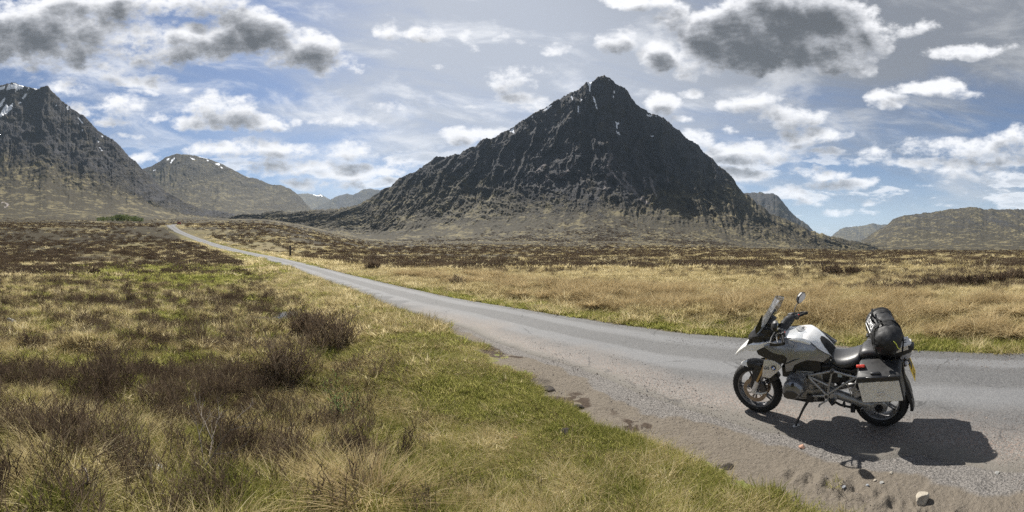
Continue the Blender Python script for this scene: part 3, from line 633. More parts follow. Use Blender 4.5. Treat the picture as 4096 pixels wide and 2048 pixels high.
M_TWIG = leaf_mat('bare_twigs', [(.025, .019, .016), (.045, .034, .028), (.07, .055, .046), (.11, .09, .076)], 0.0)

def mesh_np(name, co, faces, mat):
    me = bpy.data.meshes.new(name)
    co = np.asarray(co, np.float32); fl = np.concatenate([np.asarray(f, np.int32).ravel() for f in faces])
    lt = np.concatenate([np.full(len(f), np.shape(f)[1], np.int32) for f in faces])
    ls = np.concatenate([[0], np.cumsum(lt)[:-1]]).astype(np.int32)
    me.vertices.add(len(co)); me.vertices.foreach_set('co', co.ravel())
    me.loops.add(len(fl)); me.loops.foreach_set('vertex_index', fl)
    me.polygons.add(len(lt)); me.polygons.foreach_set('loop_start', ls); me.polygons.foreach_set('loop_total', lt)
    me.update(calc_edges=True); me.materials.append(mat); return me
def blade_arrays(n, hlo, hhi, spread, width, lean, droop, seg=3, dome=0.0, rng=RNG, bias=0.0):
    th = rng.uniform(0, 2*math.pi, n); rad = spread*np.sqrt(rng.uniform(0, 1, n))
    bx, by = rad*np.cos(th), rad*np.sin(th)
    h = rng.uniform(hlo, hhi, n)*(1-dome*(rad/spread)**2)
    dth = np.where(rng.uniform(0, 1, n) < .6, th, rng.uniform(0, 2*math.pi, n))+rng.normal(0, .5, n)
    ln = np.abs(rng.normal(lean, lean*.5+.02, n)); dr = np.abs(rng.normal(droop, droop*.4+.02, n))
    co = []; fc = []; cnt = 0
    px_, py_ = -np.sin(dth+rng.normal(0, .7, n)), np.cos(dth+rng.normal(0, .7, n))
    wd = width*rng.uniform(.6, 1.3, n)
    rows = []
    for k in range(seg+1):
        t = k/seg; off = h*(ln*t+dr*t*t)
        x = bx+np.cos(dth)*off+bias*h*t*t; y = by+np.sin(dth)*off; z = h*(t-.55*np.minimum(dr, 1.2)*t*t)-.015
        w = wd*(1-t)**.6*.5 if k < seg else wd*0
        rows.append(np.stack([x-px_*w, y-py_*w, z], -1))
        if k < seg: rows.append(np.stack([x+px_*w, y+py_*w, z], -1))
    V = np.stack(rows, 1)               # n, 2*seg+1, 3
    m_ = 2*seg+1; base = np.arange(n)[:, None]*m_
    quads = np.concatenate([base+np.array([[2*k, 2*k+1, 2*k+3, 2*k+2]]) for k in range(seg-1)]) if seg > 1 else np.zeros((0, 4), int)
    tris = base+np.array([[2*seg-2, 2*seg-1, 2*seg]])
    return V.reshape(-1, 3), [quads, tris]
def clump(name, mat, **kw):
    co, f = blade_arrays(**kw); return mesh_np(name, co, [x for x in f if len(x)], mat)
def twig_arrays(n, h, spread, width, kids=5, rng=RNG, fan=.35):
    """upright branching sticks as crossed strips"""
    P0, P1, Wd = [], [], []
    for i in range(n):
        a = rng.uniform(0, 6.283); r = spread*math.sqrt(rng.uniform())
        p = np.array([r*math.cos(a), r*math.sin(a), -.02]); hh = h*rng.uniform(.55, 1.1)
        d = np.array([math.cos(a)*fan*r/spread+rng.normal(0, .12), math.sin(a)*fan*r/spread+rng.normal(0, .12), 1.0])
        pts = [p]
        for k in range(3):
            d = d+rng.normal(0, .13, 3)*np.array([1, 1, .2]); pts.append(pts[-1]+d/np.linalg.norm(d)*hh/3)
        for k in range(3): P0.append(pts[k]); P1.append(pts[k+1]); Wd.append(width*(1-.25*k))
        for j in range(kids):
            t = rng.uniform(.25, 1.0); k = min(int(t*3), 2); q = pts[k]+(pts[k+1]-pts[k])*(t*3-k)
            aa = rng.uniform(0, 6.283); dd = np.array([math.cos(aa)*.75, math.sin(aa)*.75, rng.uniform(.6, 1.3)]); dd /= np.linalg.norm(dd)
            L = hh*rng.uniform(.18, .42)
            P0.append(q); P1.append(q+dd*L); Wd.append(width*.6)
    P0, P1, Wd = np.array(P0), np.array(P1), np.array(Wd)[:, None]
    D = P1-P0; s = np.cross(D, rng.normal(0, 1, D.shape)); s /= np.linalg.norm(s, axis=1, keepdims=True)
    V = np.stack([P0-s*Wd*.5, P0+s*Wd*.5, P1+s*Wd*.35, P1-s*Wd*.35], 1)
    return V.reshape(-1, 3), [np.arange(len(P0)*4).reshape(-1, 4)]
def leafcloud_arrays(n, rad, h, size, rng=RNG, top=True):
    """small leaf faces spread through a low dome"""
    u = rng.normal(0, 1, (n, 3)); u /= np.linalg.norm(u, axis=1, keepdims=True); u[:, 2] = np.abs(u[:, 2])
    rr = rng.uniform(.25, 1, n)[:, None]**.5
    c_ = u*rr*np.array([rad, rad, h]); c_[:, :2] += rng.normal(0, rad*.12, (n, 2))
    s1 = rng.normal(0, 1, (n, 3)); s1[:, 2] += 1.2; s1 /= np.linalg.norm(s1, axis=1, keepdims=True)
    s2 = np.cross(s1, rng.normal(0, 1, (n, 3))); s2 /= np.linalg.norm(s2, axis=1, keepdims=True)
    sz = size*rng.uniform(.5, 1.4, n)[:, None]
    V = np.stack([c_-s1*sz, c_+s2*sz*.3, c_+s1*sz, c_-s2*sz*.3], 1)
    return V.reshape(-1, 3), [np.arange(n*4).reshape(-1, 4)]
def join(*parts):
    co = []; F_ = {}; n = 0
    for V, fs in parts:
        co.append(V)
        for f in fs:
            if len(f): F_.setdefault(f.shape[1], []).append(f+n)
        n += len(V)
    return np.concatenate(co), [np.concatenate(v) for v in F_.values()]

def scatter(name, meshes, pts, idx, scl, rot, label=None):
    """one uncountable ground cover: a vertex per plant, geometry nodes puts a clump on each"""
    coll = bpy.data.collections.new(name+'_clumps')
    for i, me in enumerate(meshes):
        coll.objects.link(bpy.data.objects.new('%s_%02d' % (name, i), me))
    me = bpy.data.meshes.new(name); me.vertices.add(len(pts)); me.vertices.foreach_set('co', np.asarray(pts, np.float32).ravel())
    for k, typ, v in (('idx', 'INT', idx), ('scl', 'FLOAT', scl)):
        a = me.attributes.new(k, typ, 'POINT'); a.data.foreach_set('value', np.asarray(v, np.int32 if typ == 'INT' else np.float32))
    a = me.attributes.new('rot', 'FLOAT_VECTOR', 'POINT'); a.data.foreach_set('vector', np.asarray(rot, np.float32).ravel())
    o = link(name, me); tag(o, label, kind='stuff')
    ng = bpy.data.node_groups.new(name+'_scatter', 'GeometryNodeTree')
    ng.interface.new_socket('Geometry', in_out='INPUT', socket_type='NodeSocketGeometry')
    ng.interface.new_socket('Geometry', in_out='OUTPUT', socket_type='NodeSocketGeometry')
    t = NT(ng); gi = t.node('NodeGroupInput'); go = t.node('NodeGroupOutput')
    ci = t.node('GeometryNodeCollectionInfo', {'Collection': coll, 'Separate Children': True, 'Reset Children': True})
    def na(k, dt): return t.node('GeometryNodeInputNamedAttribute', {'Name': k}, data_type=dt).outputs['Attribute']
    ip = t.node('GeometryNodeInstanceOnPoints', {'Points': gi.outputs[0], 'Instance': ci.outputs[0], 'Pick Instance': True, 'Instance Index': na('idx', 'INT'), 'Rotation': na('rot', 'FLOAT_VECTOR'), 'Scale': na('scl', 'FLOAT')})
    t.l.new(ip.outputs[0], go.inputs[0])
    o.modifiers.new('scatter', 'NODES').node_group = ng
    return o

# clump library: near, mid, far versions
GREEN = [clump('g', M_GREEN, n=46, hlo=.035, hhi=.10, spread=.085, width=.006, lean=.5, droop=.35, seg=2) for _ in range(3)] + \
        [clump('g', M_GREEN, n=60, hlo=.07, hhi=.20, spread=.22, width=.016, lean=.45, droop=.4, seg=2) for _ in range(3)] + \
        [clump('g', M_GREEN, n=60, hlo=.10, hhi=.26, spread=.7, width=.05, lean=.45, droop=.4, seg=2) for _ in range(2)]
STRAW = [clump('s', M_STRAW, n=44, hlo=.05, hhi=.16, spread=.10, width=.0055, lean=.9, droop=.9, seg=3) for _ in range(3)] + \
        [clump('s', M_STRAW, n=80, hlo=.12, hhi=.34, spread=.22, width=.013, lean=.55, droop=.7, seg=3) for _ in range(3)] + \
        [clump('s', M_STRAW, n=90, hlo=.12, hhi=.36, spread=.8, width=.05, lean=.5, droop=.6, seg=2) for _ in range(2)]
RUSHM = [clump('r', M_RUSH, n=120, hlo=.3, hhi=.62, spread=.16, width=.011, lean=.55, droop=.75, seg=4, bias=.12) for _ in range(3)]
HEATH = [mesh_np('h', *twig_arrays(9, .27, .10, .0085, 6), M_HEATH) for _ in range(3)] + \
        [mesh_np('h', *join(twig_arrays(26, .30, .20, .010, 6), leafcloud_arrays(160, .22, .24, .018)), M_HEATH) for _ in range(3)] + \
        [mesh_np('h', *join(leafcloud_arrays(260, .75, .42, .06), twig_arrays(26, .42, .6, .03, 4)), M_HEATH) for _ in range(2)]
def place(n, alo, ahi, rlo, rhi, prob, lib, scl, log=False, tilt=.12):
    a = RNG.uniform(alo, ahi, n)
    r = np.exp(RNG.uniform(math.log(rlo), math.log(rhi), n)) if log else np.sqrt(RNG.uniform(rlo**2, rhi**2, n))
    x, y = pol(a, r); d, sd, _ = road_dist(x, y); e = edge_side(x, y)
    e = e + (fbm(x*1.6, y*1.6, 5, 71, .65)-.5)*1.1*(r < 14)
    left = (sd < 0) if SIDE_NEG else (sd > 0)
    nz = fbm(x*.45, y*.45, 4, 131); nb = fbm(x*.09, y*.09, 4, 137)
    k = (RNG.uniform(0, 1, n) < prob(x, y, a, r, d, e, left, nz, nb)) & (d > .06) & (POOLMASK(x, y) < .35)
    x, y, a, r = x[k], y[k], a[k], r[k]
    z = ground_z(x, y)
    m_ = len(x)
    idx = lib[0]+RNG.integers(0, lib[1], m_)
    sc = scl*RNG.uniform(.6, 1.35, m_)
    rot = np.stack([RNG.normal(0, tilt, m_), RNG.normal(0, tilt, m_), RNG.uniform(0, 6.283, m_)], -1)
    return np.stack([x, y, z], -1), idx, sc, rot
def on_slopes(n, lib, scl, dark):
    """the same heather and grass carries on up the lower slopes of the two near mountains"""
    out = []
    for name, X, Y, Z, R2, fr, rock in SLOPES[-2:]:
        i = RNG.integers(0, X.shape[0]-1, n*3); j = RNG.integers(0, X.shape[1]-1, n*3); u = RNG.uniform(0, 1, (2, n*3))
        def it(A): return (A[i, j]*(1-u[0])+A[i+1, j]*u[0])*(1-u[1])+(A[i, j+1]*(1-u[0])+A[i+1, j+1]*u[0])*u[1]
        x, y, z, r = it(X), it(Y), it(Z), it(R2)
        nb = fbm(x*.03, y*.03, 4, 181)
        pr = sst(nb, .44, .56) if dark else sst(nb, .56, .44)*.7
        k = (fr[i, j] < .80) & (r < 1150) & (z > ground_z(x, y, False)-4) & (RNG.uniform(0, 1, n*3) < (.15+.85*pr)*sst(it(rock), .5, .2)*sst(r, 1150, 700))
        out.append(np.stack([x[k], y[k], z[k]], -1)[:n])
    p = np.concatenate(out); m_ = len(p); r = np.hypot(p[:, 0], p[:, 1])
    return p, lib[0]+RNG.integers(0, lib[1], m_), scl*RNG.uniform(.5, 1.2, m_)*(r/700), np.stack([RNG.normal(0, .1, m_), RNG.normal(0, .1, m_), RNG.uniform(0, 6.283, m_)], -1)
def gather(L): return [np.concatenate([q[i] for q in L]) for i in range(4)]
def f_turf(e): return sst(e + 0, .02, .25)
LW = lambda a, e: sst(e, 4.6, 2.0)*sst(a, -.42, -.10)       # mown-looking verge nearest the lay-by
def gpatch(x, y, a, r): return sst(((a+.86)/.34)**2+((np.log(r)-np.log(34))/.55)**2+(fbm(x*.2, y*.2, 3, 81)-.5)*1.2, 1.0, .3)
dry = lambda x, y: fbm(x*.9, y*.9, 4, 151)
gl = []
gl.append(place(75000, -.6, 1.2, 2.2, 9, lambda x, y, a, r, d, e, l, nz, nb: l*f_turf(e-.05)*LW(a, e)*(.30+.70*sst(dry(x, y), .60, .42))*sst(a, 1.0, .45), (0, 3), 1.0))
gl.append(place(52000, -1.36, .2, 2.2, 9, lambda x, y, a, r, d, e, l, nz, nb: l*f_turf(e)*(1-LW(a, e))*(.32+.68*sst(fbm(x*1.3, y*1.3, 4, 135), .58, .46)), (0, 3), 1.4))
gl.append(place(30000, -1.36, .3, 8, 32, lambda x, y, a, r, d, e, l, nz, nb: l*f_turf(e-.1)*np.maximum(gpatch(x, y, a, r), np.maximum(.16+.5*sst(fbm(x*.9, y*.9, 4, 139), .56, .42), sst(d, 3.5, .8)*.7)), (3, 3), 1.0))
gl.append(place(16000, -1.36, -.3, 28, 75, lambda x, y, a, r, d, e, l, nz, nb: l*np.maximum(gpatch(x, y, a, r)*1.3, sst(d, 4, 1)*.6)*.7, (6, 2), 1.0))
gl.append(place(120000, -.5, 1.36, 7, 30, lambda x, y, a, r, d, e, l, nz, nb: (~l)*(.42*sst(d, 1.5, .5)+.30*sst(nz, .5, .36)*sst(d, 9, 4)), (3, 3), .75))
gl.append(place(8000, -.9, -.3, 28, 110, lambda x, y, a, r, d, e, l, nz, nb: (~l)*sst(d, 2.5, .6)*.6, (6, 2), .8))
gl.append(place(2600, -3.14, 3.14, .25, 3.2, lambda x, y, a, r, d, e, l, nz, nb: l*f_turf(e-.1)*((r < 2.3) | (np.abs(a) > 1.2)), (0, 3), 1.1))
gl.append(place(5000, -.9, 1.1, 2.4, 9, lambda x, y, a, r, d, e, l, nz, nb: l*f_turf(e-.15)*sst(fbm(x*2.2, y*2.2, 3, 171), .50, .62)*sst(a, .95, .5)*.6, (3, 3), .42))
P_, I_, S_, R_ = gather(gl); scatter('grass', GREEN, P_, I_, S_, R_)
sl = []
sl.append(place(30000, -.6, 1.2, 2.2, 9, lambda x, y, a, r, d, e, l, nz, nb: l*f_turf(e)*LW(a, e)*(.25+.6*sst(dry(x, y), .42, .58))*sst(a, 1.1, .6), (0, 3), .62))
sl.append(place(30000, -1.36, .2, 2.2, 10, lambda x, y, a, r, d, e, l, nz, nb: l*f_turf(e)*(1-LW(a, e))*(.15+.65*sst(fbm(x*1.3, y*1.3, 4, 135), .46, .58)), (0, 3), 1.15))
sl.append(place(5000, -1.36, .3, 3.0, 10, lambda x, y, a, r, d, e, l, nz, nb: l*f_turf(e-.4)*(1-LW(a, e))*(.3*sst(nz, .44, .52)*sst(nz, .62, .54)), (3, 3), .75))
sl.append(place(34000, -1.36, .3, 9, 34, lambda x, y, a, r, d, e, l, nz, nb: l*f_turf(e-.2)*(.07+.42*sst(nz, .58, .46)+.5*sst(d, 4, 1.5))*(1-.93*gpatch(x, y, a, r)), (3, 3), .85))
sl.append(place(120000, -.5, 1.36, 7, 40, lambda x, y, a, r, d, e, l, nz, nb: (~l)*(.35+.65*sst(d, .3, 1.3))*(.18+.55*sst(nz, .62, .42)), (3, 3), .85))
sl.append(place(42000, -1.36, 1.36, 32, 190, lambda x, y, a, r, d, e, l, nz, nb: (.06+.6*sst(nb+.10*sst(a, .1, .6)-.12*l*(r > 45)+.25*sst(d, 5, 1), .44, .58))*(d > .8)*(1-.9*l*gpatch(x, y, a, r))*(.35+.65*sst(r, 190, 60)), (6, 2), 1.0, True))
sl.append(place(14000, -1.36, 1.36, 150, 600, lambda x, y, a, r, d, e, l, nz, nb: sst(nb+.06*sst(a, .1, .6), .50, .60)*(d > 3), (6, 2), 1.5, True))
sl.append(place(3600, -.9, 1.1, 2.4, 9, lambda x, y, a, r, d, e, l, nz, nb: l*f_turf(e-.15)*sst(fbm(x*2.2, y*2.2, 3, 173), .50, .62)*sst(a, .95, .5)*.6, (3, 3), .40))
sl.append(place(1200, -3.14, 3.14, .25, 3.2, lambda x, y, a, r, d, e, l, nz, nb: l*f_turf(e-.1)*((r < 2.3) | (np.abs(a) > 1.2)), (0, 3), .9))
sl.append(on_slopes(14000, (6, 2), 2.6, False))
P_, I_, S_, R_ = gather(sl); scatter('dry_grass', STRAW, P_, I_, S_, R_)
rl = []
rl.append(place(26000, -.35, 1.36, 8, 26, lambda x, y, a, r, d, e, l, nz, nb: (~l)*sst(d, 1.4, 2.6)*sst(d, 8, 5)*sst(fbm(x*.8, y*.8, 3, 161), .47, .60)*.6, (0, 3), .95))
rl.append(place(5000, -.5, 1.36, 12, 45, lambda x, y, a, r, d, e, l, nz, nb: (~l)*sst(d, 3, 8)*sst(nz, .55, .65)*.35, (0, 3), .85))
rl.append(place(1600, -1.3, .1, 8, 30, lambda x, y, a, r, d, e, l, nz, nb: l*sst(nz, .5, .6)*.25*f_turf(e-1), (0, 3), .7))
P_, I_, S_, R_ = gather(rl); scatter('rushes', RUSHM, P_, I_, S_, R_)
hl = []
hl.append(place(15000, -1.36, .25, 2.6, 7.8, lambda x, y, a, r, d, e, l, nz, nb: l*sst(e, 1.6, 3.6)*(1-.9*LW(a, e))*(.05+.30*sst(fbm(x*1.5, y*1.5, 4, 133)*.7+nz*.3, .50, .60)), (0, 3), 1.05))
hl.append(place(26000, -1.36, .3, 7, 36, lambda x, y, a, r, d, e, l, nz, nb: l*sst(d, 1.6, 4.0)*sst(e, 1.5, 4)*(.10+.24*sst(fbm(x*1.2, y*1.2, 4, 133)*.7+nz*.3, .48, .60))*(1-.7*gpatch(x, y, a, r)), (3, 3), .95))
hl.append(place(20000, -.4, 1.36, 14, 60, lambda x, y, a, r, d, e, l, nz, nb: (~l)*sst(d, 4, 9)*np.maximum(.5*sst(nb+.1*np.exp(-((r-(15.5+3*a))/1.6)**2)*(a > .7)*3, .52, .62), .03), (3, 3), 1.1))
hl.append(place(48000, -1.36, 1.36, 34, 230, lambda x, y, a, r, d, e, l, nz, nb: (.08+.58*sst(nb-.06*sst(a, .1, .6)*sst(r, 120, 60)+.08*l*(r > 45)+.08*(r > 90), .47, .58))*(d > 3.5)*(1-.8*l*gpatch(x, y, a, r)), (6, 2), .95, True))
hl.append(place(26000, -1.36, 1.36, 180, 650, lambda x, y, a, r, d, e, l, nz, nb: (.06+.42*sst(nb-.06*sst(a, .1, .6), .46, .56))*(d > 4), (6, 2), 1.5, True))
hl.append(on_slopes(34000, (6, 2), 3.4, True))
P_, I_, S_, R_ = gather(hl); scatter('heather', HEATH, P_, I_, S_, R_)

# ---------------------------------------------------------------- mesh helpers for built objects
def simple_mat(name, col, rough=.5, metal=0.0, spec=.5, noise=0.0, nscale=40, bump=0.0, coat=0.0, dirt=None):
    m, t, b, out = new_mat(name)
    tc_ = t.node('ShaderNodeTexCoord').outputs['Object']
    c_ = t.mix(t.ss(t.noise(tc_, nscale, 5, .6), .3, .7), tuple(v*(1-noise) for v in col), tuple(min(1, v*(1+noise)) for v in col))
    if dirt: c_ = t.mix(t.m('MULTIPLY', t.ss(t.noise(tc_, 7, 6, .65), .45, .75), dirt[0]), c_, dirt[1])
    t.l.new(c_, b.inputs['Base Color'])
    b.inputs['Metallic'].default_value = metal; b.inputs['Specular IOR Level'].default_value = spec
    r_ = t.lin(t.noise(tc_, nscale*.6, 4, .6), .3, .7, max(rough-.08, .02), min(rough+.08, 1)); t.l.new(r_, b.inputs['Roughness'])
    b.inputs['Coat Weight'].default_value = coat; b.inputs['Coat Roughness'].default_value = .06
    if bump: t.l.new(t.node('ShaderNodeBump', {'Height': t.noise(tc_, nscale*3, 4, .6), 'Strength': bump, 'Distance': .004}).outputs[0], b.inputs['Normal'])
    return m
B_WHITE = simple_mat('white_paint', (.80, .80, .79), .28, 0, .5, .02, 3, coat=.7, dirt=(.12, (.5, .46, .4)))
B_GREY = simple_mat('grey_metallic_paint', (.25, .255, .265), .32, .45, .5, .05, 5, coat=.5, dirt=(.18, (.22, .2, .17)))
B_SILVER = simple_mat('silver_plastic', (.62, .60, .57), .36, .35, .5, .03, 6, coat=.2, dirt=(.3, (.42, .37, .30)))
B_BLACK = simple_mat('black_plastic', (.018, .018, .019), .48, 0, .5, .2, 30, .1, dirt=(.12, (.09, .08, .065)))
B_GLOSS = simple_mat('black_gloss', (.012, .012, .013), .2, 0, .5, .1, 10, coat=.5)
B_RUBBER = simple_mat('rubber', (.018, .0175, .017), .8, 0, .3, .25, 40, .3, dirt=(.25, (.07, .06, .05)))
B_RIM = simple_mat('wheel_grey', (.13, .13, .135), .4, .5, .5, .1, 20, dirt=(.35, (.2, .17, .14)))
B_STEEL = simple_mat('brake_steel', (.30, .24, .18), .42, .8, .5, .25, 60, dirt=(.4, (.2, .12, .07)))
B_ALU = simple_mat('cast_aluminium', (.30, .295, .285), .45, .7, .5, .15, 25, .15, dirt=(.4, (.16, .13, .10)))
B_ALUD = simple_mat('engine_cover', (.20, .205, .215), .36, .7, .5, .08, 12, dirt=(.35, (.13, .11, .085)))
B_TUBE = simple_mat('frame_tube', (.36, .355, .345), .4, .55, .5, .1, 20, dirt=(.35, (.24, .2, .16)))
B_GOLD = simple_mat('gold_fork_tube', (.42, .29, .13), .35, .7, .5, .1, 20)
B_SEAT = simple_mat('seat_vinyl', (.035, .035, .037), .42, 0, .5, .1, 80, .1)
B_PANN = simple_mat('brushed_aluminium', (.66, .63, .565), .5, .0, .5, .06, 6, .06, dirt=(.35, (.30, .26, .21)))
B_BAG = simple_mat('black_pvc', (.016, .016, .017), .55, 0, .4, .2, 9, .9, dirt=(.25, (.045, .044, .042)))
B_STRAP = simple_mat('black_webbing', (.01, .01, .01), .8, 0, .2, .2, 60, .2)
B_RED = simple_mat('red_reflector', (.75, .06, .03), .25, 0, .5, .05, 20, coat=.3)
B_YELL = simple_mat('yellow_plate', (.85, .55, .02), .4, 0, .5, .03, 10)
B_INK = simple_mat('black_ink', (.01, .01, .01), .5)
B_BLUE = simple_mat('blue_enamel', (.02, .12, .45), .3)
B_MIRROR = simple_mat('mirror_glass', (.75, .75, .75), .03, 1.0)
B_LAMP = simple_mat('lamp_lens', (.45, .43, .42), .1, 0, .5, .05, 10, coat=.5)
def glass_mat():
    m, t, b, out = new_mat('tinted_screen')
    gl = t.node('ShaderNodeBsdfGlossy', {'Color': (.9, .9, .9, 1), 'Roughness': .05}); tr = t.node('ShaderNodeBsdfTransparent', {'Color': (.82, .83, .835, 1)})
    df = t.node('ShaderNodeBsdfDiffuse', {'Color': (.5, .5, .5, 1)}); m1 = t.node('ShaderNodeMixShader', {0: .2}); t.l.new(tr.outputs[0], m1.inputs[1]); t.l.new(df.outputs[0], m1.inputs[2])
    fr = t.node('ShaderNodeFresnel', {'IOR': 1.45}); m2 = t.node('ShaderNodeMixShader', {0: t.m('MULTIPLY', fr.outputs[0], 1.0)}); t.l.new(m1.outputs[0], m2.inputs[1]); t.l.new(gl.outputs[0], m2.inputs[2])
    t.l.new(m2.outputs[0], out.inputs[0]); return m
B_GLASS = glass_mat()

def fin(bm, name, mat, parent, smooth=True, bevel=0.0, sub=0, angle=40):
    bmesh.ops.recalc_face_normals(bm, faces=bm.faces)
    me = bpy.data.meshes.new(name); bm.to_mesh(me); bm.free()
    o = link(name, me, mat, parent)
    if bevel:
        md = o.modifiers.new('bevel', 'BEVEL'); md.width = bevel; md.segments = 2; md.limit_method = 'ANGLE'; md.angle_limit = math.radians(35)
    if sub:
        md = o.modifiers.new('sub', 'SUBSURF'); md.levels = sub; md.render_levels = sub
    if smooth:
        me.polygons.foreach_set('use_smooth', [True]*len(me.polygons))
        if not sub:
            try: me.set_sharp_from_angle(angle=math.radians(angle))
            except Exception: pass
    return o
def lathe(bm, prof, n=48, c=(0, 0, 0), closed=True):
    """revolve (radius, y) about an axis along Y through c"""
    rings = []
    for k in range(n):
        th = 2*math.pi*k/n
        rings.append([bm.verts.new((c[0]+r*math.cos(th), c[1]+y, c[2]+r*math.sin(th))) for r, y in prof])
    m_ = len(prof)
    for k in range(n):
        A_, B_ = rings[k], rings[(k+1) % n]
        for i in range(m_ if closed else m_-1):
            j = (i+1) % m_
            bm.faces.new((A_[i], A_[j], B_[j], B_[i]))
def loft(bm, rings, cap=True, closed=True):
    R_ = [[bm.verts.new(p) for p in r] for r in rings]; m_ = len(R_[0])
    for a, b in zip(R_[:-1], R_[1:]):
        for i in range(m_ if closed else m_-1):
            j = (i+1) % m_; bm.faces.new((a[i], a[j], b[j], b[i]))
    if cap and closed: bm.faces.new(R_[0][::-1]); bm.faces.new(R_[-1])
    return R_
def tube(bm, pts, rad, n=10, cap=True):
    pts = [Vector(p) for p in pts]; rings = []
    rad = rad if isinstance(rad, (list, tuple)) else [rad]*len(pts)
    up = Vector((0, 0, 1))
    for i, p in enumerate(pts):
        d = (pts[min(i+1, len(pts)-1)]-pts[max(i-1, 0)]).normalized()
        if abs(d.dot(up)) > .95: up = Vector((1, 0, 0))
        s = d.cross(up).normalized(); u = s.cross(d).normalized(); up = u
        rings.append([p+(s*math.cos(2*math.pi*k/n)+u*math.sin(2*math.pi*k/n))*rad[i] for k in range(n)])
    loft(bm, rings, cap)
def smoothpath(pts, per=5):
    return [Vector(p) for p in catmull(np.array(pts, float), per)]
def boxat(bm, c, s, rot=None):
    r_ = bmesh.ops.create_cube(bm, size=1.0)
    M_ = Matrix.Translation(c) @ (rot.to_matrix().to_4x4() if rot else Matrix()) @ Matrix.Diagonal((*s, 1))
    bmesh.ops.transform(bm, matrix=M_, verts=r_['verts']); return r_['verts']
def slab(bm, outline, yf, thick, cuts=0):
    """panel from an (x, z) outline; yf gives the outer face's y, thickness goes inwards"""
    vs_ = [bm.verts.new((x, 0, z)) for x, z in outline]
    f = bm.faces.new(vs_)
    geom = bmesh.ops.triangulate(bm, faces=[f])['faces']
    if cuts:
        es = list({e for ff in geom for e in ff.edges})
        bmesh.ops.subdivide_edges(bm, edges=es, cuts=cuts, use_grid_fill=True)
    allv = set(vs_)
    todo = [v for v in bm.verts if v in allv or abs(v.co.y) < 1e-9 and v not in allv]
    fs = [ff for ff in bm.faces if all(abs(v.co.y) < 1e-9 for v in ff.verts)]
    ret = bmesh.ops.extrude_face_region(bm, geom=fs)
    nv_ = [v for v in ret['geom'] if isinstance(v, bmesh.types.BMVert)]
    nset = set(nv_)
    for v in {v for ff in fs if ff.is_valid for v in ff.verts} | nset | set(x for x in todo if x.is_valid):
        y = yf(v.co.x, v.co.z); s_ = 1 if y >= 0 else -1
        v.co.y = y if v in nset else y-s_*thick
def mirror_y(o, name=None):
    me = o.data.copy(); me.transform(Matrix.Diagonal((1, -1, 1, 1))); me.flip_normals()
    c_ = bpy.data.objects.new(name or o.name.split('.')[0], me); COL.objects.link(c_); c_.parent = o.parent
    for md in o.modifiers:
        n_ = c_.modifiers.new(md.name, md.type)
        for k in ('width', 'segments', 'limit_method', 'angle_limit', 'levels', 'render_levels'):
            if hasattr(md, k):
                try: setattr(n_, k, getattr(md, k))
                except Exception: pass
    return c_
def text(name, s, size, M_, mat, parent, extrude=.0012, space=1.0):
    cu = bpy.data.curves.new(name, 'FONT'); cu.body = s; cu.size = size; cu.align_x = 'CENTER'; cu.align_y = 'CENTER'; cu.extrude = extrude; cu.space_character = space
    cu.resolution_u = 3
    o0 = bpy.data.objects.new(name, cu); COL.objects.link(o0)
    dg = bpy.context.evaluated_depsgraph_get(); me = bpy.data.meshes.new_from_object(o0.evaluated_get(dg))
    bpy.data.objects.remove(o0); me.materials.clear(); me.materials.append(mat)
    me.transform(M_)
    return link(name, me, None, parent)
def empty(name, loc=(0, 0, 0), rot=(0, 0, 0)):
    o = bpy.data.objects.new(name, None); COL.objects.link(o); o.location = loc; o.rotation_euler = rot; o.empty_display_size = .1; return o

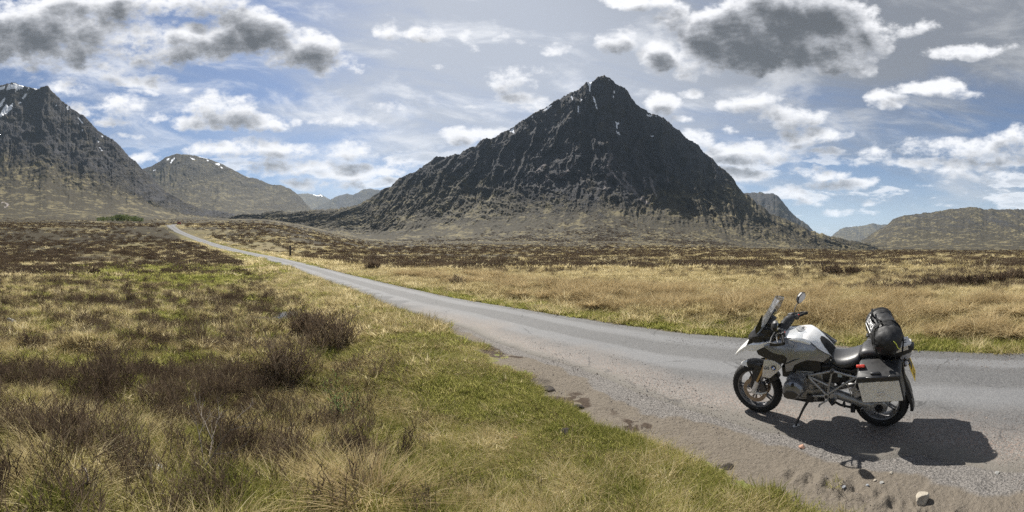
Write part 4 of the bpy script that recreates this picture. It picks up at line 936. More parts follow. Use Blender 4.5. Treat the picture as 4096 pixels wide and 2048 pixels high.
# ---------------------------------------------------------------- motorcycle: x forward, y left, z up, leaning on its side stand
BK_HEAD, BK_LEAN = math.atan2(.853, -.521), math.radians(-12)
BIKE_M = Matrix.Translation((3.29, 3.4225, .0)) @ Matrix.Rotation(BK_HEAD, 4, 'Z') @ Matrix.Rotation(BK_LEAN, 4, 'X')
def build_bike():
    bike = empty('motorcycle'); bike.matrix_world = BIKE_M
    tag(bike, 'white and grey adventure motorcycle with panniers leaning on its side stand', 'motorcycle')
    FA, RA = (.755, 0, .325), (-.755, 0, .320)
    # ---- wheels
    def wheel(ax, R_, w, rim, disc_r, disc_ys, nsp, rear):
        bm = bmesh.new()
        h = w*.42
        lathe(bm, [(rim+.012, -h*.86), (rim-.004, -h*.96), (rim-.018, -h*.86), (rim-.022, -h*.45), (rim-.028, 0), (rim-.022, h*.45), (rim-.018, h*.86), (rim-.004, h*.96), (rim+.012, h*.86)], 64, ax)
        lathe(bm, [(.018, -.07), (.045, -.07), (.05, -.03), (.05, .03), (.045, .07), (.018, .07)], 24, ax)
        for k in range(nsp):
            base = 2*math.pi*k/nsp
            for dlt in (-.10, .10):
                a0, a1 = base+dlt*1.6, base+dlt*.9
                for sgn in (-1,):
                    p0 = Vector((ax[0]+.045*math.cos(a0), 0, ax[2]+.045*math.sin(a0))); p1 = Vector((ax[0]+(rim-.02)*math.cos(a1), 0, ax[2]+(rim-.02)*math.sin(a1)))
                    d = (p1-p0).normalized(); s = Vector((-d.z, 0, d.x))
                    loft(bm, [[p+s*a_*wd+Vector((0, b_*ty, 0)) for a_, b_ in ((-1, -1), (1, -1), (1, 1), (-1, 1))] for p, wd, ty in ((p0, .008, .016), (p1, .0055, .011))])
        wh = fin(bm, 'wheel', B_RIM, bike, bevel=.002)
        bm = bmesh.new(); prof = []
        for k in range(15):
            th = math.pi*(k/14)-math.pi/2
            rr_ = R_-w*.42*(1-math.cos(th)**.75) if k not in (0, 14) else rim+.01
            prof.append((max(rr_, rim+.012), math.sin(th)*w/2))
        prof = [(rim-.002, -w*.40)]+prof+[(rim-.002, w*.40)]
        lathe(bm, prof, 96, ax)
        ty = fin(bm, 'tyre', B_RUBBER, wh)
        # tread grooves as raised blocks along the crown
        bm = bmesh.new()
        for k in range(46):
            th = 2*math.pi*k/46
            for s_ in (-1, 1):
                yy0, yy1 = s_*w*.10, s_*w*.40
                r0, r1 = R_-.0005, R_-w*.42*(1-math.cos(math.asin(.8))**.75)
                t2 = th+.05
                loft(bm, [[Vector((ax[0]+(r+dr)*math.cos(t+dt), y, ax[2]+(r+dr)*math.sin(t+dt))) for dt, dr in ((-.022, -.004), (.022, -.004), (.022, .0035), (-.022, .0035))] for r, y, t in ((r0, yy0, th), ((r0+r1)/2+.004, (yy0+yy1)/2, (th+t2)/2), (r1, yy1, t2))])
        fin(bm, 'tread', B_RUBBER, wh)
        for yy in disc_ys:
            bm = bmesh.new(); lathe(bm, [(disc_r*.70, yy-.0025), (disc_r, yy-.0025), (disc_r, yy+.0025), (disc_r*.70, yy+.0025)], 60, ax)
            for k in range(10):
                th = 2*math.pi*k/10
                tube(bm, [(ax[0]+disc_r*.42*math.cos(th), yy, ax[2]+disc_r*.42*math.sin(th)), (ax[0]+disc_r*.74*math.cos(th+.18), yy, ax[2]+disc_r*.74*math.sin(th+.18))], .006, 6)
            fin(bm, 'brake_disc', B_STEEL, wh)
        return wh
    wheel(FA, .325, .122, .247, .1525, (-.075, .075), 5, False)
    wheel(RA, .320, .172, .222, .138, (-.09,), 5, True)
    # ---- fork legs, calipers, guards
    for s in (1, -1):
        y = .098*s
        bm = bmesh.new(); tube(bm, [(.735, y, .40), (.60, y, .66), (.43, y, 1.00)], [.0235, .0235, .0235], 16)
        fin(bm, 'fork_tube', B_GOLD, bike)
        bm = bmesh.new(); tube(bm, [(.765, y, .305), (.752, y, .35), (.70, y, .465)], [.026, .032, .034], 16); lathe(bm, [(.0, -.02), (.03, -.02), (.03, .022), (.0, .022)], 20, (.755, y, .325))
        tube(bm, [(.745, y, .305), (.66, y*.95, .300), (.60, y*.8, .325)], [.018, .015, .012], 8)
        fin(bm, 'fork_leg', B_SILVER, bike)
        bm = bmesh.new(); slab(bm, [(.80, .40), (.735, .38), (.66, .50), (.60, .64), (.64, .69), (.70, .69), (.745, .56)], lambda x, z: .118*s, .05, 1)
        fin(bm, 'fork_guard', B_BLACK, bike, bevel=.006)
        bm = bmesh.new(); boxat(bm, (.635, .088*s, .40), (.07, .05, .11), Euler((0, math.radians(20), 0))); boxat(bm, (.615, .098*s, .41), (.03, .045, .07), Euler((0, math.radians(20), 0)))
        fin(bm, 'brake_caliper', B_GLOSS, bike, bevel=.008)
    # ---- front mudguard
    bm = bmesh.new(); rings = []
    for k in range(19):
        th = math.radians(60+k*5.0); R0 = .346+.012*math.sin(k/18*math.pi)
        wv = .066*(.55+.45*min(1, k/4.0)) if k < 5 else .070
        prof = [(-1, -.055), (-.98, -.02), (-.75, .004), (-.3, .012), (.3, .012), (.75, .004), (.98, -.02), (1, -.055)]
        inner = [(u_, v_-.005) for u_, v_ in prof[::-1]]
        rings.append([(FA[0]+(R0+v_)*math.cos(th), u_*wv, FA[2]+(R0+v_)*math.sin(th)) for u_, v_ in prof+inner])
    loft(bm, rings[3:]); mg = fin(bm, 'front_mudguard', B_BLACK, bike)
    bm = bmesh.new(); loft(bm, rings[:4]); fin(bm, 'mudguard_tip', B_WHITE, mg)
    # ---- beak
    bm = bmesh.new(); rings = []
    for (x, zt, zs_, zb, w0, w1) in ((1.005, .748, .738, .722, .020, .030), (.968, .796, .778, .748, .036, .058), (.90, .870, .842, .800, .060, .090), (.83, .935, .895, .848, .085, .118), (.77, .985, .938, .862, .100, .140), (.69, 1.005, .962, .872, .118, .165), (.60, 1.01, .985, .905, .140, .185), (.52, 1.02, 1.02, .955, .165, .198), (.46, 1.035, 1.04, .995, .175, .2)):
        rings.append([(x, -w1, zs_), (x, -w0, zt-.006), (x, 0, zt), (x, w0, zt-.006), (x, w1, zs_), (x, w1*.93, zb), (x, w1*.5, zb+.012), (x, -w1*.5, zb+.012), (x, -w1*.93, zb)])
    loft(bm, rings); fin(bm, 'beak', B_WHITE, bike, bevel=.004, angle=28)
    # ---- headlight and its black surround
    bm = bmesh.new(); rings = []
    for (x, z0, z1_, w) in ((.775, .985, 1.035, .09), (.735, .985, 1.085, .125), (.66, .98, 1.135, .155), (.58, .98, 1.185, .16), (.50, 1.0, 1.19, .14)):
        rings.append([(x, -w, z0), (x, -w*1.04, (z0+z1_)/2), (x, -w*.7, z1_), (x, w*.7, z1_), (x, w*1.04, (z0+z1_)/2), (x, w, z0)])
    loft(bm, rings); hd = fin(bm, 'headlight_housing', B_BLACK, bike, bevel=.006, angle=25)
    bm = bmesh.new(); slab(bm, [(-.10, 0), (.10, 0), (.085, .055), (-.085, .055)], lambda x, z: .0, .004)
    bm.transform(Matrix.Translation((.765, 0, 1.01)) @ Euler((0, math.radians(-28), 0)).to_matrix().to_4x4() @ Matrix.Rotation(math.pi/2, 4, 'Z'))
    fin(bm, 'headlight', B_LAMP, hd)
    for s in (1, -1):   # curved brackets from beak to screen
        bm = bmesh.new(); slab(bm, [(.790, .925), (.755, .99), (.725, 1.03), (.65, 1.062), (.585, 1.05), (.515, 1.015), (.545, .972), (.585, .99), (.645, 1.012), (.690, .992), (.735, .930)], lambda x, z: s*(.135+.12*(.8-x)), .02)
        fin(bm, 'headlight_bracket', B_BLACK, bike, bevel=.003)
        bm = bmesh.new(); slab(bm, [(.640, 1.10), (.575, 1.15), (.535, 1.325), (.548, 1.33), (.645, 1.16)], lambda x, z: s*(.150+.03*(1.3-z)), .006)
        fin(bm, 'wind_deflector', B_GLOSS, bike)
    # ---- windscreen
    bm = bmesh.new(); cols = []
    for k in range(9):
        t = k/8; xc = .715+(.425-.715)*t-.02*math.sin(t*math.pi); zc = 1.115+(1.515-1.115)*t; hw = (.175-.015*t) if t < .78 else .163*(1-((t-.78)/.22)**2*.5)
        cols.append([(xc-.115*(j/6)**2*(1-.3*t), hw*j/6, zc-(.012 if t < .9 else .03)*(j/6)**2) for j in range(-6, 7)])
    loft(bm, cols, cap=False, closed=False)
    ret = bmesh.ops.solidify(bm, geom=bm.faces[:], thickness=.004)
    fin(bm, 'windscreen', B_GLASS, bike)
    # ---- cockpit
    bm = bmesh.new(); boxat(bm, (.545, 0, 1.17), (.09, .22, .15), Euler((0, math.radians(-32), 0))); boxat(bm, (.52, .03, 1.10), (.12, .24, .12)); boxat(bm, (.50, .10, 1.06), (.10, .07, .10)); boxat(bm, (.50, -.10, 1.08), (.10, .07, .10))
    tube(bm, smoothpath([(.56, .10, 1.20), (.47, .14, 1.18), (.42, .12, 1.10), (.46, .08, 1.02)]), .007, 6); tube(bm, smoothpath([(.54, .06, 1.23), (.45, .09, 1.22), (.40, .05, 1.12), (.43, .05, 1.0)]), .006, 6)
    dash = fin(bm, 'instrument_cluster', B_BLACK, bike, bevel=.008)
    bm = bmesh.new(); boxat(bm, (.488, 0, 1.283), (.030, .155, .098), Euler((0, math.radians(-30), 0))); sn = fin(bm, 'satnav', B_BLACK, bike, bevel=.006)
    bm = bmesh.new(); boxat(bm, (.4735, 0, 1.2745), (.003, .132, .078), Euler((0, math.radians(-30), 0))); fin(bm, 'screen', simple_mat('display_glass', (.05, .052, .058), .12), sn)
    bm = bmesh.new(); tube(bm, [(.53, 0, 1.20), (.50, 0, 1.27)], .012, 8); tube(bm, [(.55, -.06, 1.17), (.51, -.03, 1.24)], .007, 6); tube(bm, [(.55, .06, 1.17), (.51, .03, 1.24)], .007, 6); fin(bm, 'mount', B_BLACK, sn)
    # ---- handlebar
    bar = [(.205, .43, 1.155), (.245, .33, 1.165), (.30, .22, 1.165), (.345, .12, 1.135), (.36, 0, 1.125), (.345, -.12, 1.135), (.30, -.22, 1.165), (.245, -.33, 1.165), (.205, -.43, 1.155)]
    bm = bmesh.new(); tube(bm, smoothpath(bar, 5), .0115, 10); boxat(bm, (.36, 0, 1.10), (.07, .16, .05)); fin(bm, 'handlebar', B_ALU, bike)
    for s in (1, -1):
        bm = bmesh.new(); tube(bm, [(.258, .30*s, 1.166), (.21, .415*s, 1.157)], [.0165, .0165], 14); tube(bm, [(.21, .415*s, 1.157), (.197, .447*s, 1.153)], [.021, .019], 14); g_ = fin(bm, 'grip', B_RUBBER, bike)
        bm = bmesh.new(); boxat(bm, (.272, .265*s, 1.168), (.05, .06, .055), Euler((0, 0, -.4*s))); boxat(bm, (.255, .275*s, 1.195), (.03, .03, .02)); boxat(bm, (.29, .235*s, 1.185), (.045, .05, .035)); sw = fin(bm, 'switchgear', B_BLACK, bike, bevel=.006)
        bm = bmesh.new(); boxat(bm, (.245, .262*s, 1.196), (.012, .02, .008)); fin(bm, 'button', B_RED, sw)
        bm = bmesh.new(); boxat(bm, (.335, .235*s, 1.205), (.075, .055, .035), Euler((0, .2, .2*s))); fin(bm, 'fluid_reservoir', B_BLACK, bike, bevel=.008)
        bm = bmesh.new(); tube(bm, smoothpath([(.315, .25*s, 1.165), (.318, .31*s, 1.158), (.29, .38*s, 1.15), (.268, .42*s, 1.147)]), [.007]*16, 8); fin(bm, 'lever', B_BLACK, bike)
        bm = bmesh.new(); rings = []
        for p, hgt, th in ((Vector((.20, .455*s, 1.152)), .030, .012), (Vector((.27, .462*s, 1.140)), .036, .012), (Vector((.345, .44*s, 1.128)), .044, .012), (Vector((.362, .36*s, 1.15)), .040, .010), (Vector((.345, .27*s, 1.195)), .026, .010), (Vector((.315, .225*s, 1.20)), .018, .010)):
            rings.append([p+Vector((th, 0, hgt/2)), p+Vector((th, 0, -hgt/2)), p+Vector((-th*.4, -.008*s, -hgt/2)), p+Vector((-th*.4, -.008*s, hgt/2))])
        loft(bm, rings); fin(bm, 'hand_guard', B_BLACK, bike, bevel=.004)
        bm = bmesh.new(); tube(bm, smoothpath([(.285, .25*s, 1.18), (.31, .30*s, 1.235), (.30, .40*s, 1.29)]), .006, 8); stem = fin(bm, 'mirror_stem', B_BLACK, bike)
        bm = bmesh.new()
        shp = [(-.075, -.045), (-.02, -.060), (.055, -.052), (.078, -.010), (.070, .040), (.025, .066), (-.045, .048), (-.082, .0)]
        rot = Matrix.Translation((.262, .455*s, 1.345)) @ Euler((0, math.radians(-10), math.radians(22*s))).to_matrix().to_4x4() @ Matrix.Rotation(math.radians(18*s), 4, 'X')
        rings = [[(dxp, a_*k_*s, b_*k_) for a_, b_ in shp] for dxp, k_ in ((.05, .35), (.035, .75), (.012, .98), (-.010, 1.0))]
        loft(bm, rings); bm.transform(rot); mr = fin(bm, 'mirror', B_BLACK, bike, bevel=.003)
        bm = bmesh.new(); loft(bm, [[(dxp, a_*.88*s, b_*.88) for a_, b_ in shp] for dxp in (-.0105, -.0135)]); bm.transform(rot); fin(bm, 'mirror_glass', B_MIRROR, mr)
    bm = bmesh.new(); tube(bm, smoothpath([(.375, .02, 1.10), (.365, -.06, 1.135), (.335, -.15, 1.165), (.31, -.225, 1.175)], 4), [.03, .045, .052, .056, .058, .06, .06, .06, .058, .055, .05, .042, .03], 14); fin(bm, 'padded_bar_sleeve', B_BAG, bike)
    # ---- tank: white spine, grey flanks, cap, knee pad
    bm = bmesh.new(); rings = []
    for (x, zt, zs_, w) in ((.36, 1.085, 1.06, .13), (.30, 1.102, 1.075, .165), (.22, 1.114, 1.08, .19), (.14, 1.132, 1.085, .2), (.06, 1.144, 1.078, .2), (.0, 1.118, 1.05, .192), (-.06, 1.072, 1.01, .178), (-.12, 1.015, .965, .16), (-.18, .945, .925, .142), (-.225, .885, .88, .125)):
        pr = [(-1, 0), (-.93, .42), (-.62, .86), (-.28, .985), (0, 1), (.28, .985), (.62, .86), (.93, .42), (1, 0)]
        rings.append([(x, u_*w, zs_+(zt-zs_)*v_) for u_, v_ in pr]+[(x, w*.95, zs_-.06), (x, -w*.95, zs_-.06)])
    loft(bm, rings); tk = fin(bm, 'fuel_tank', B_WHITE, bike, bevel=.004, angle=35)
    bm = bmesh.new(); capm = Matrix.Translation((.115, 0, 1.1395)) @ Euler((0, math.radians(-9), 0)).to_matrix().to_4x4() @ Matrix.Rotation(math.pi/2, 4, 'X')
    lathe(bm, [(.0, .012), (.05, .011), (.053, .006), (.075, .004), (.079, -.004), (.0, -.004)], 40, closed=False); bm.transform(Matrix.Translation((.115, 0, 1.138)) @ Euler((0, math.radians(-9), 0)).to_matrix().to_4x4() @ Matrix.Rotation(math.pi/2, 4, 'X'))
    cp = fin(bm, 'filler_cap', B_SILVER, tk)
    bm = bmesh.new(); boxat(bm, (.115, 0, 1.1525), (.018, .05, .006), Euler((0, math.radians(-9), 0))); fin(bm, 'cap_lock', B_ALU, cp)
    GREY = [(.535, .986), (.423, 1.045), (.33, 1.075), (.238, 1.088), (.144, 1.097), (.06, 1.092), (-.022, 1.055), (-.101, 1.0), (-.181, .950), (-.232, .925), (-.19, .88), (-.155, .850), (-.066, .870), (.017, .880), (.09, .858), (.164, .812), (.20, .736), (.273, .711), (.272, .805), (.221, .869), (.273, .922), (.404, .933), (.507, .962)]
    def yg(s): return lambda x, z: s*(.236+.022*math.sin(max(0, min(1, (z-.72)/.37))*math.pi)-.075*max(0, (.10-x))/.33-.10*max(0, (z-.99))/.1*(.6)-.05*max(0, x-.38)/.15)
    for s in (1, -1):
        bm = bmesh.new(); slab(bm, GREY, yg(s), .02, 2); tp_ = fin(bm, 'tank_side_panel', B_GREY, bike, angle=60)
        bm = bmesh.new(); tube(bm, [(x, yg(s)(x, z)+.001*s, z+.002) for x, z in GREY[1:10]], .0045, 6); fin(bm, 'panel_seam', B_BLACK, tp_)
        bm = bmesh.new(); tube(bm, smoothpath([(x, yg(s)(x, z)+.0005*s, z) for x, z in ((.30, .80), (.22, .845), (.14, .885), (.09, .90))], 4), [.003, .004, .006, .007, .008, .008, .008, .007, .006, .005, .004, .003, .002], 6); fin(bm, 'panel_crease', B_BLACK, tp_)
        bm = bmesh.new(); slab(bm, [(.648, .89), (.602, .925), (.53, .962), (.405, .930), (.273, .920), (.226, .869), (.281, .803), (.40, .812), (.518, .824), (.623, .850)], lambda x, z: s*(.228-.06*max(0, x-.35)/.3), .03, 1); fin(bm, 'air_intake_panel', B_BLACK, bike, bevel=.004)
        if s == 1: bm = bmesh.new(); slab(bm, [(-.235, .92), (-.19, .865), (-.155, .838), (-.175, .826), (-.21, .85), (-.255, .905)], lambda x, z: s*.185, .03); fin(bm, 'side_trim', B_BLACK, bike, bevel=.004)
        # silver shroud with lettering and roundel
        SH = [(.545, .806), (.428, .828), (.340, .786), (.324, .758), (.386, .690), (.484, .600), (.584, .599), (.562, .699)]
        ysh = lambda x, z: s*(.205+.03*max(0, min(1, (.60-x)/.2))-.10*max(0, z-.79)/.04*.25)
        bm = bmesh.new(); slab(bm, SH, ysh, .018, 2); sh = fin(bm, 'radiator_shroud', B_SILVER, bike, bevel=.003, angle=30)
        if s == 1:
            Mt = lambda x, z, up_: Matrix.Translation((x, ysh(x, z)+.007, z)) @ Matrix(((-1, 0, 0, 0), (0, 0, 1, 0), (0, 1, 0, 0), (0, 0, 0, 1))) @ Matrix.Rotation(math.radians(up_), 4, 'Z')
            text('lettering', 'GS', .052, Mt(.512, .722, 4) @ Matrix.Diagonal((1.15, 1, 1, 1)), B_INK, sh, .0015)
            bm = bmesh.new(); cr = (.418, ysh(.418, .742)+.003, .742)
            lathe(bm, [(.0, .006), (.030, .006), (.031, -.004), (.0, -.004)], 32, cr, closed=False); rd = fin(bm, 'roundel', B_GLOSS, sh)
            for q in range(4):
                bm = bmesh.new(); vs_ = [bm.verts.new((cr[0], cr[1]+.0075, cr[2]))]
                for k in range(7):
                    th = math.pi/2*q+math.pi/2*k/6; vs_.append(bm.verts.new((cr[0]-.0195*math.cos(th), cr[1]+.0075, cr[2]+.0195*math.sin(th))))
                bm.faces.new(vs_); fin(bm, 'roundel_quarter', B_WHITE if q % 2 == 0 else B_BLUE, rd, smooth=False)
    bm = bmesh.new(); rings = []
    for (x, zt, w, dp) in ((-.085, 1.052, .05, .012), (-.11, 1.035, .085, .022), (-.15, .992, .115, .032), (-.20, .935, .130, .034), (-.238, .885, .125, .03)):
        rings.append([(x, -w, zt-dp*1.6), (x, -w*.8, zt-dp*.4), (x, 0, zt+.004), (x, w*.8, zt-dp*.4), (x, w, zt-dp*1.6), (x, 0, zt-.06)])
    loft(bm, rings); fin(bm, 'tank_pad', B_RUBBER, bike, bevel=.004)
    # radiator block behind
    bm = bmesh.new(); boxat(bm, (.46, 0, .75), (.08, .36, .20)); fin(bm, 'radiator', B_BLACK, bike, bevel=.01)
    # ---- seats
    bm = bmesh.new(); rings = []
    for (x, zt, w, zb) in ((-.195, .915, .10, .80), (-.24, .885, .135, .775), (-.30, .868, .17, .76), (-.38, .878, .185, .75), (-.46, .905, .185, .775), (-.53, .935, .17, .81), (-.56, .945, .15, .84)):
        rings.append([(x, -w, zb+.02), (x, -w*1.02, zt-.055), (x, -w*.8, zt-.012), (x, -w*.4, zt), (x, 0, zt), (x, w*.4, zt), (x, w*.8, zt-.012), (x, w*1.02, zt-.055), (x, w, zb+.02), (x, w*.7, zb), (x, -w*.7, zb)])
    loft(bm, rings); fin(bm, 'seat', B_SEAT, bike, sub=1)
    bm = bmesh.new(); rings = []
    for (x, zt, w, zb) in ((-.535, .95, .13, .84), (-.565, .985, .145, .85), (-.63, 1.0, .155, .86), (-.75, 1.0, .15, .88), (-.87, .995, .14, .90), (-.90, .985, .12, .91)):
        rings.append([(x, -w, zb+.02), (x, -w, zt-.04), (x, -w*.8, zt-.008), (x, 0, zt), (x, w*.8, zt-.008), (x, w, zt-.04), (x, w, zb+.02), (x, 0, zb)])
    loft(bm, rings); fin(bm, 'pillion_seat', B_SEAT, bike, sub=1)
    bm = bmesh.new(); slab(bm, [(-.24, .80), (-.30, .765), (-.45, .745), (-.56, .80), (-.75, .86), (-.93, .88), (-.93, .845), (-.62, .76), (-.48, .70), (-.30, .70), (-.20, .74)], lambda x, z: .15, .30); fin(bm, 'side_cover', B_BLACK, bike, bevel=.006)
    # ---- engine
    bm = bmesh.new(); boxat(bm, (.085, 0, .54), (.22, .30, .32)); boxat(bm, (-.06, 0, .53), (.12, .26, .26)); boxat(bm, (-.15, 0, .50), (.10, .20, .20)); boxat(bm, (.10, 0, .36), (.30, .26, .08)); eng = fin(bm, 'engine_block', B_ALU, bike, bevel=.015)
    for s in (1, -1):
        bm = bmesh.new()
        for k in range(3): boxat(bm, (.03-.012*k, .152*s, .62-.075*k), (.10, .02, .010), Euler((0, -.2, 0)))
        boxat(bm, (-.01, .152*s, .50), (.004, .03, .22)); boxat(bm, (-.06, .145*s, .56), (.09, .03, .012), Euler((0, .35, 0))); boxat(bm, (-.06, .145*s, .48), (.09, .03, .012), Euler((0, .15, 0))); fin(bm, 'cooling_fin', B_ALU, eng, bevel=.002)
        bm = bmesh.new(); boxat(bm, (.16, .21*s, .57), (.20, .14, .17)); 
        for k in range(5): boxat(bm, (.155, (.15+.028*k)*s, .572), (.205, .006, .172))
        fin(bm, 'cylinder', B_ALU, eng, bevel=.006)
        CC = [(.295, .545), (.268, .628), (.20, .672), (.115, .672), (.048, .625), (.030, .565), (.075, .495), (.16, .455), (.25, .462), (.29, .495)]
        bm = bmesh.new(); cx_, cz_ = .165, .562
        loft(bm, [[(cx_+(x-cx_)*k_, yy*s, cz_+(z-cz_)*k_) for x, z in CC] for yy, k_ in ((.27, .98), (.325, 1.0), (.355, .93), (.378, .72), (.384, .40))]); cc = fin(bm, 'cylinder_head_cover', B_ALUD, eng, bevel=.008, angle=30)
        bm = bmesh.new(); CI = [(.265, .545), (.22, .585), (.14, .585), (.095, .55), (.14, .50), (.22, .485), (.262, .505)]
        loft(bm, [[(x, yy*s, z-.008) for x, z in CI] for yy in (.365, .388)]); fin(bm, 'cover_inset', B_GLOSS, cc, bevel=.004)
        bm = bmesh.new(); lathe(bm, [(.0, -.02), (.017, -.02), (.017, .02), (.0, .02)], 16, (.155, .372*s, .645), closed=False); fin(bm, 'plug_cap', B_BLACK, cc)
    bm = bmesh.new(); loft(bm, [[(x, -w, z), (x, w, z), (x, w*1.1, z+.07), (x, -w*1.1, z+.07)] for x, z, w in ((.38, .36, .09), (.30, .30, .12), (.10, .285, .12), (-.12, .31, .11))]); fin(bm, 'bash_plate', B_BLACK, bike, bevel=.005)
    # airbox, lower tank and electrics seen through the frame
    bm = bmesh.new(); boxat(bm, (.06, 0, .77), (.34, .30, .18)); boxat(bm, (-.20, 0, .66), (.26, .24, .22)); boxat(bm, (-.38, 0, .66), (.20, .22, .20)); boxat(bm, (.28, 0, .66), (.16, .30, .14)); fin(bm, 'airbox', B_BLACK, bike, bevel=.02)
    bm = bmesh.new(); boxat(bm, (-.315, .118, .665), (.05, .012, .05)); fin(bm, 'label_plate', simple_mat('blue_white_label', (.42, .50, .56), .5), bike)
    bm = bmesh.new(); boxat(bm, (-.43, .112, .64), (.02, .01, .12)); fin(bm, 'pale_bracket', B_SILVER, bike)
    # ---- frame
    def tb(*p): tube(bm, p, .0145, 10)
    for s in (1, -1):
        y = .165*s; bm = bmesh.new()
        tb((.048, y, .652), (-.13, y, .70), (-.241, y, .735)); tb((.048, y, .645), (-.159, y, .44)); tb((.04, y*.96, .64), (-.195, y*.96, .545)); tb((-.241, y, .729), (-.195, y, .54), (-.175, y, .43)); tb((-.175, y, .445), (-.5, y*1.1, .682)); tb((-.241, y, .735), (-.5, y*1.08, .682), (-.93, y*.75, .87)); tb((.035, y*.95, .395), (-.159, y, .425))
        lathe(bm, [(.0, -.02), (.034, -.02), (.034, .022), (.026, .026), (.0, .02)], 24, (-.165, y, .428), closed=False); lathe(bm, [(.0, -.02), (.024, -.02), (.024, .02), (.0, .02)], 20, (-.241, y, .735), closed=False); lathe(bm, [(.0, -.02), (.022, -.02), (.022, .02), (.0, .02)], 20, (.048, y, .652), closed=False)
        fr = fin(bm, 'frame', B_TUBE, bike)
        for x_, z_ in ((-.165, .428), (-.241, .735), (.048, .652)):
            bm = bmesh.new(); lathe(bm, [(.0, 0), (.018, 0), (.018, .03*s), (.0, .03*s)], 20, (x_, y, z_), closed=False); fin(bm, 'frame_bolt', B_BLACK, fr)
        bm = bmesh.new(); tube(bm, [(-.415, .22*s, .632), (-.457, .225*s, .475), (-.518, .23*s, .668)], .009, 8); tube(bm, [(-.457, .225*s, .50), (-.56, .23*s, .57)], .009, 8); boxat(bm, (-.50, .215*s, .53), (.07, .02, .12), Euler((0, .5, 0))); fin(bm, 'passenger_peg_bracket', B_TUBE, bike)
        bm = bmesh.new(); boxat(bm, (-.245, .22*s, .405), (.035, .12, .02)); boxat(bm, (-.225, .19*s, .37), (.05, .03, .07), Euler((0, .6, 0))); fin(bm, 'footpeg', B_BLACK, bike, bevel=.004)
        bm = bmesh.new(); slab(bm, [(-.205, .455), (-.245, .475), (-.285, .455), (-.285, .40), (-.25, .36), (-.215, .37), (-.20, .41)], lambda x, z: .185*s, .008); fin(bm, 'footpeg_plate', B_TUBE, bike, bevel=.002)
    bm = bmesh.new(); tube(bm, [(-.19, .17, .385), (-.11, .20, .345), (-.085, .205, .325)], .009, 8); tube(bm, [(-.085, .19, .325), (-.085, .235, .325)], .011, 8); fin(bm, 'gear_lever', B_TUBE, bike)
    bm = bmesh.new(); tube(bm, [(-.15, .10, .36), (-.30, .105, .285), (-.46, .11, .262)], .014, 8); tube(bm, [(-.15, -.10, .36), (-.30, -.105, .285), (-.46, -.11, .262)], .014, 8); tube(bm, [(-.33, -.11, .28), (-.33, .11, .28)], .012, 8); tube(bm, [(-.33, .11, .28), (-.37, .20, .33), (-.37, .20, .38)], .012, 8); boxat(bm, (-.445, .11, .262), (.05, .05, .09)); boxat(bm, (-.445, -.11, .262), (.05, .05, .09)); fin(bm, 'centre_stand', B_BLACK, bike, bevel=.004)
    # ---- swingarm and final drive
    bm = bmesh.new(); rings = []
    for (x, z, w, h) in ((-.18, .445, .055, .062), (-.30, .41, .05, .055), (-.45, .365, .048, .052), (-.58, .325, .05, .05), (-.70, .315, .055, .055)):
        rings.append([(x, .105+w*math.cos(2*math.pi*k/12), z+h*math.sin(2*math.pi*k/12)) for k in range(12)])
    loft(bm, rings); fin(bm, 'swingarm', B_ALU, bike)
    bm = bmesh.new(); loft(bm, [[(-.745+(x+.745)*k_, yy, .315+(z-.315)*k_) for x, z in ((-.565, .275), (-.58, .25), (-.66, .255), (-.76, .225), (-.83, .26), (-.85, .33), (-.80, .39), (-.70, .385), (-.60, .325))] for yy, k_ in ((.06, .95), (.11, 1.0), (.145, .93), (.158, .75))])
    lathe(bm, [(.0, 0), (.027, 0), (.027, .05), (.018, .055), (.0, .05)], 20, (-.563, .11, .278), closed=False); fd = fin(bm, 'final_drive', B_ALU, bike, bevel=.008)
    bm = bmesh.new(); lathe(bm, [(.0, 0), (.046, 0), (.046, .012), (.0, .012)], 28, (-.745, .152, .31), closed=False); fin(bm, 'hub_bore', B_GLOSS, fd); bm = bmesh.new(); lathe(bm, [(.0, 0), (.018, 0), (.018, .004), (.0, .004)], 16, (-.563, .163, .278), closed=False); fin(bm, 'pivot_bore', B_GLOSS, fd)
    # ---- side stand down to the road
    inv = BIKE_M.inverted(); foot = inv @ Vector((2.963, 3.450, .012))
    bm = bmesh.new(); top = Vector((.035, .155, .375)); midp = top.lerp(foot, .45)+Vector((.012, 0, .0))
    tube(bm, smoothpath([top, midp, foot], 4), [.026, .022, .017, .015, .014, .013, .012, .012, .012], 10); boxat(bm, top, (.07, .05, .09)); tube(bm, [top.lerp(foot, .75), top.lerp(foot, .75)+Vector((.025, .01, .01))], .006, 6); ss_ = fin(bm, 'side_stand', B_BLACK, bike)
    bm = bmesh.new(); lathe(bm, [(.0, -.008), (.034, -.008), (.04, 0), (.034, .006), (.0, .006)], 20, closed=False); bm.transform(inv @ Matrix.Translation((2.963, 3.450, .009)) @ Matrix.Diagonal((1.2, .8, 1, 1)) @ Matrix.Rotation(math.pi/2, 4, 'X')); fin(bm, 'stand_foot', B_ALU, ss_)
    # ---- exhaust on the off side
    bm = bmesh.new(); tube(bm, smoothpath([(.05, -.12, .33), (-.25, -.16, .34), (-.50, -.21, .40)], 4), .028, 10); tube(bm, [(-.48, -.215, .40), (-.52, -.22, .415), (-.90, -.25, .56), (-.93, -.25, .57)], [.04, .062, .062, .045], 16); fin(bm, 'exhaust_silencer', B_ALU, bike)
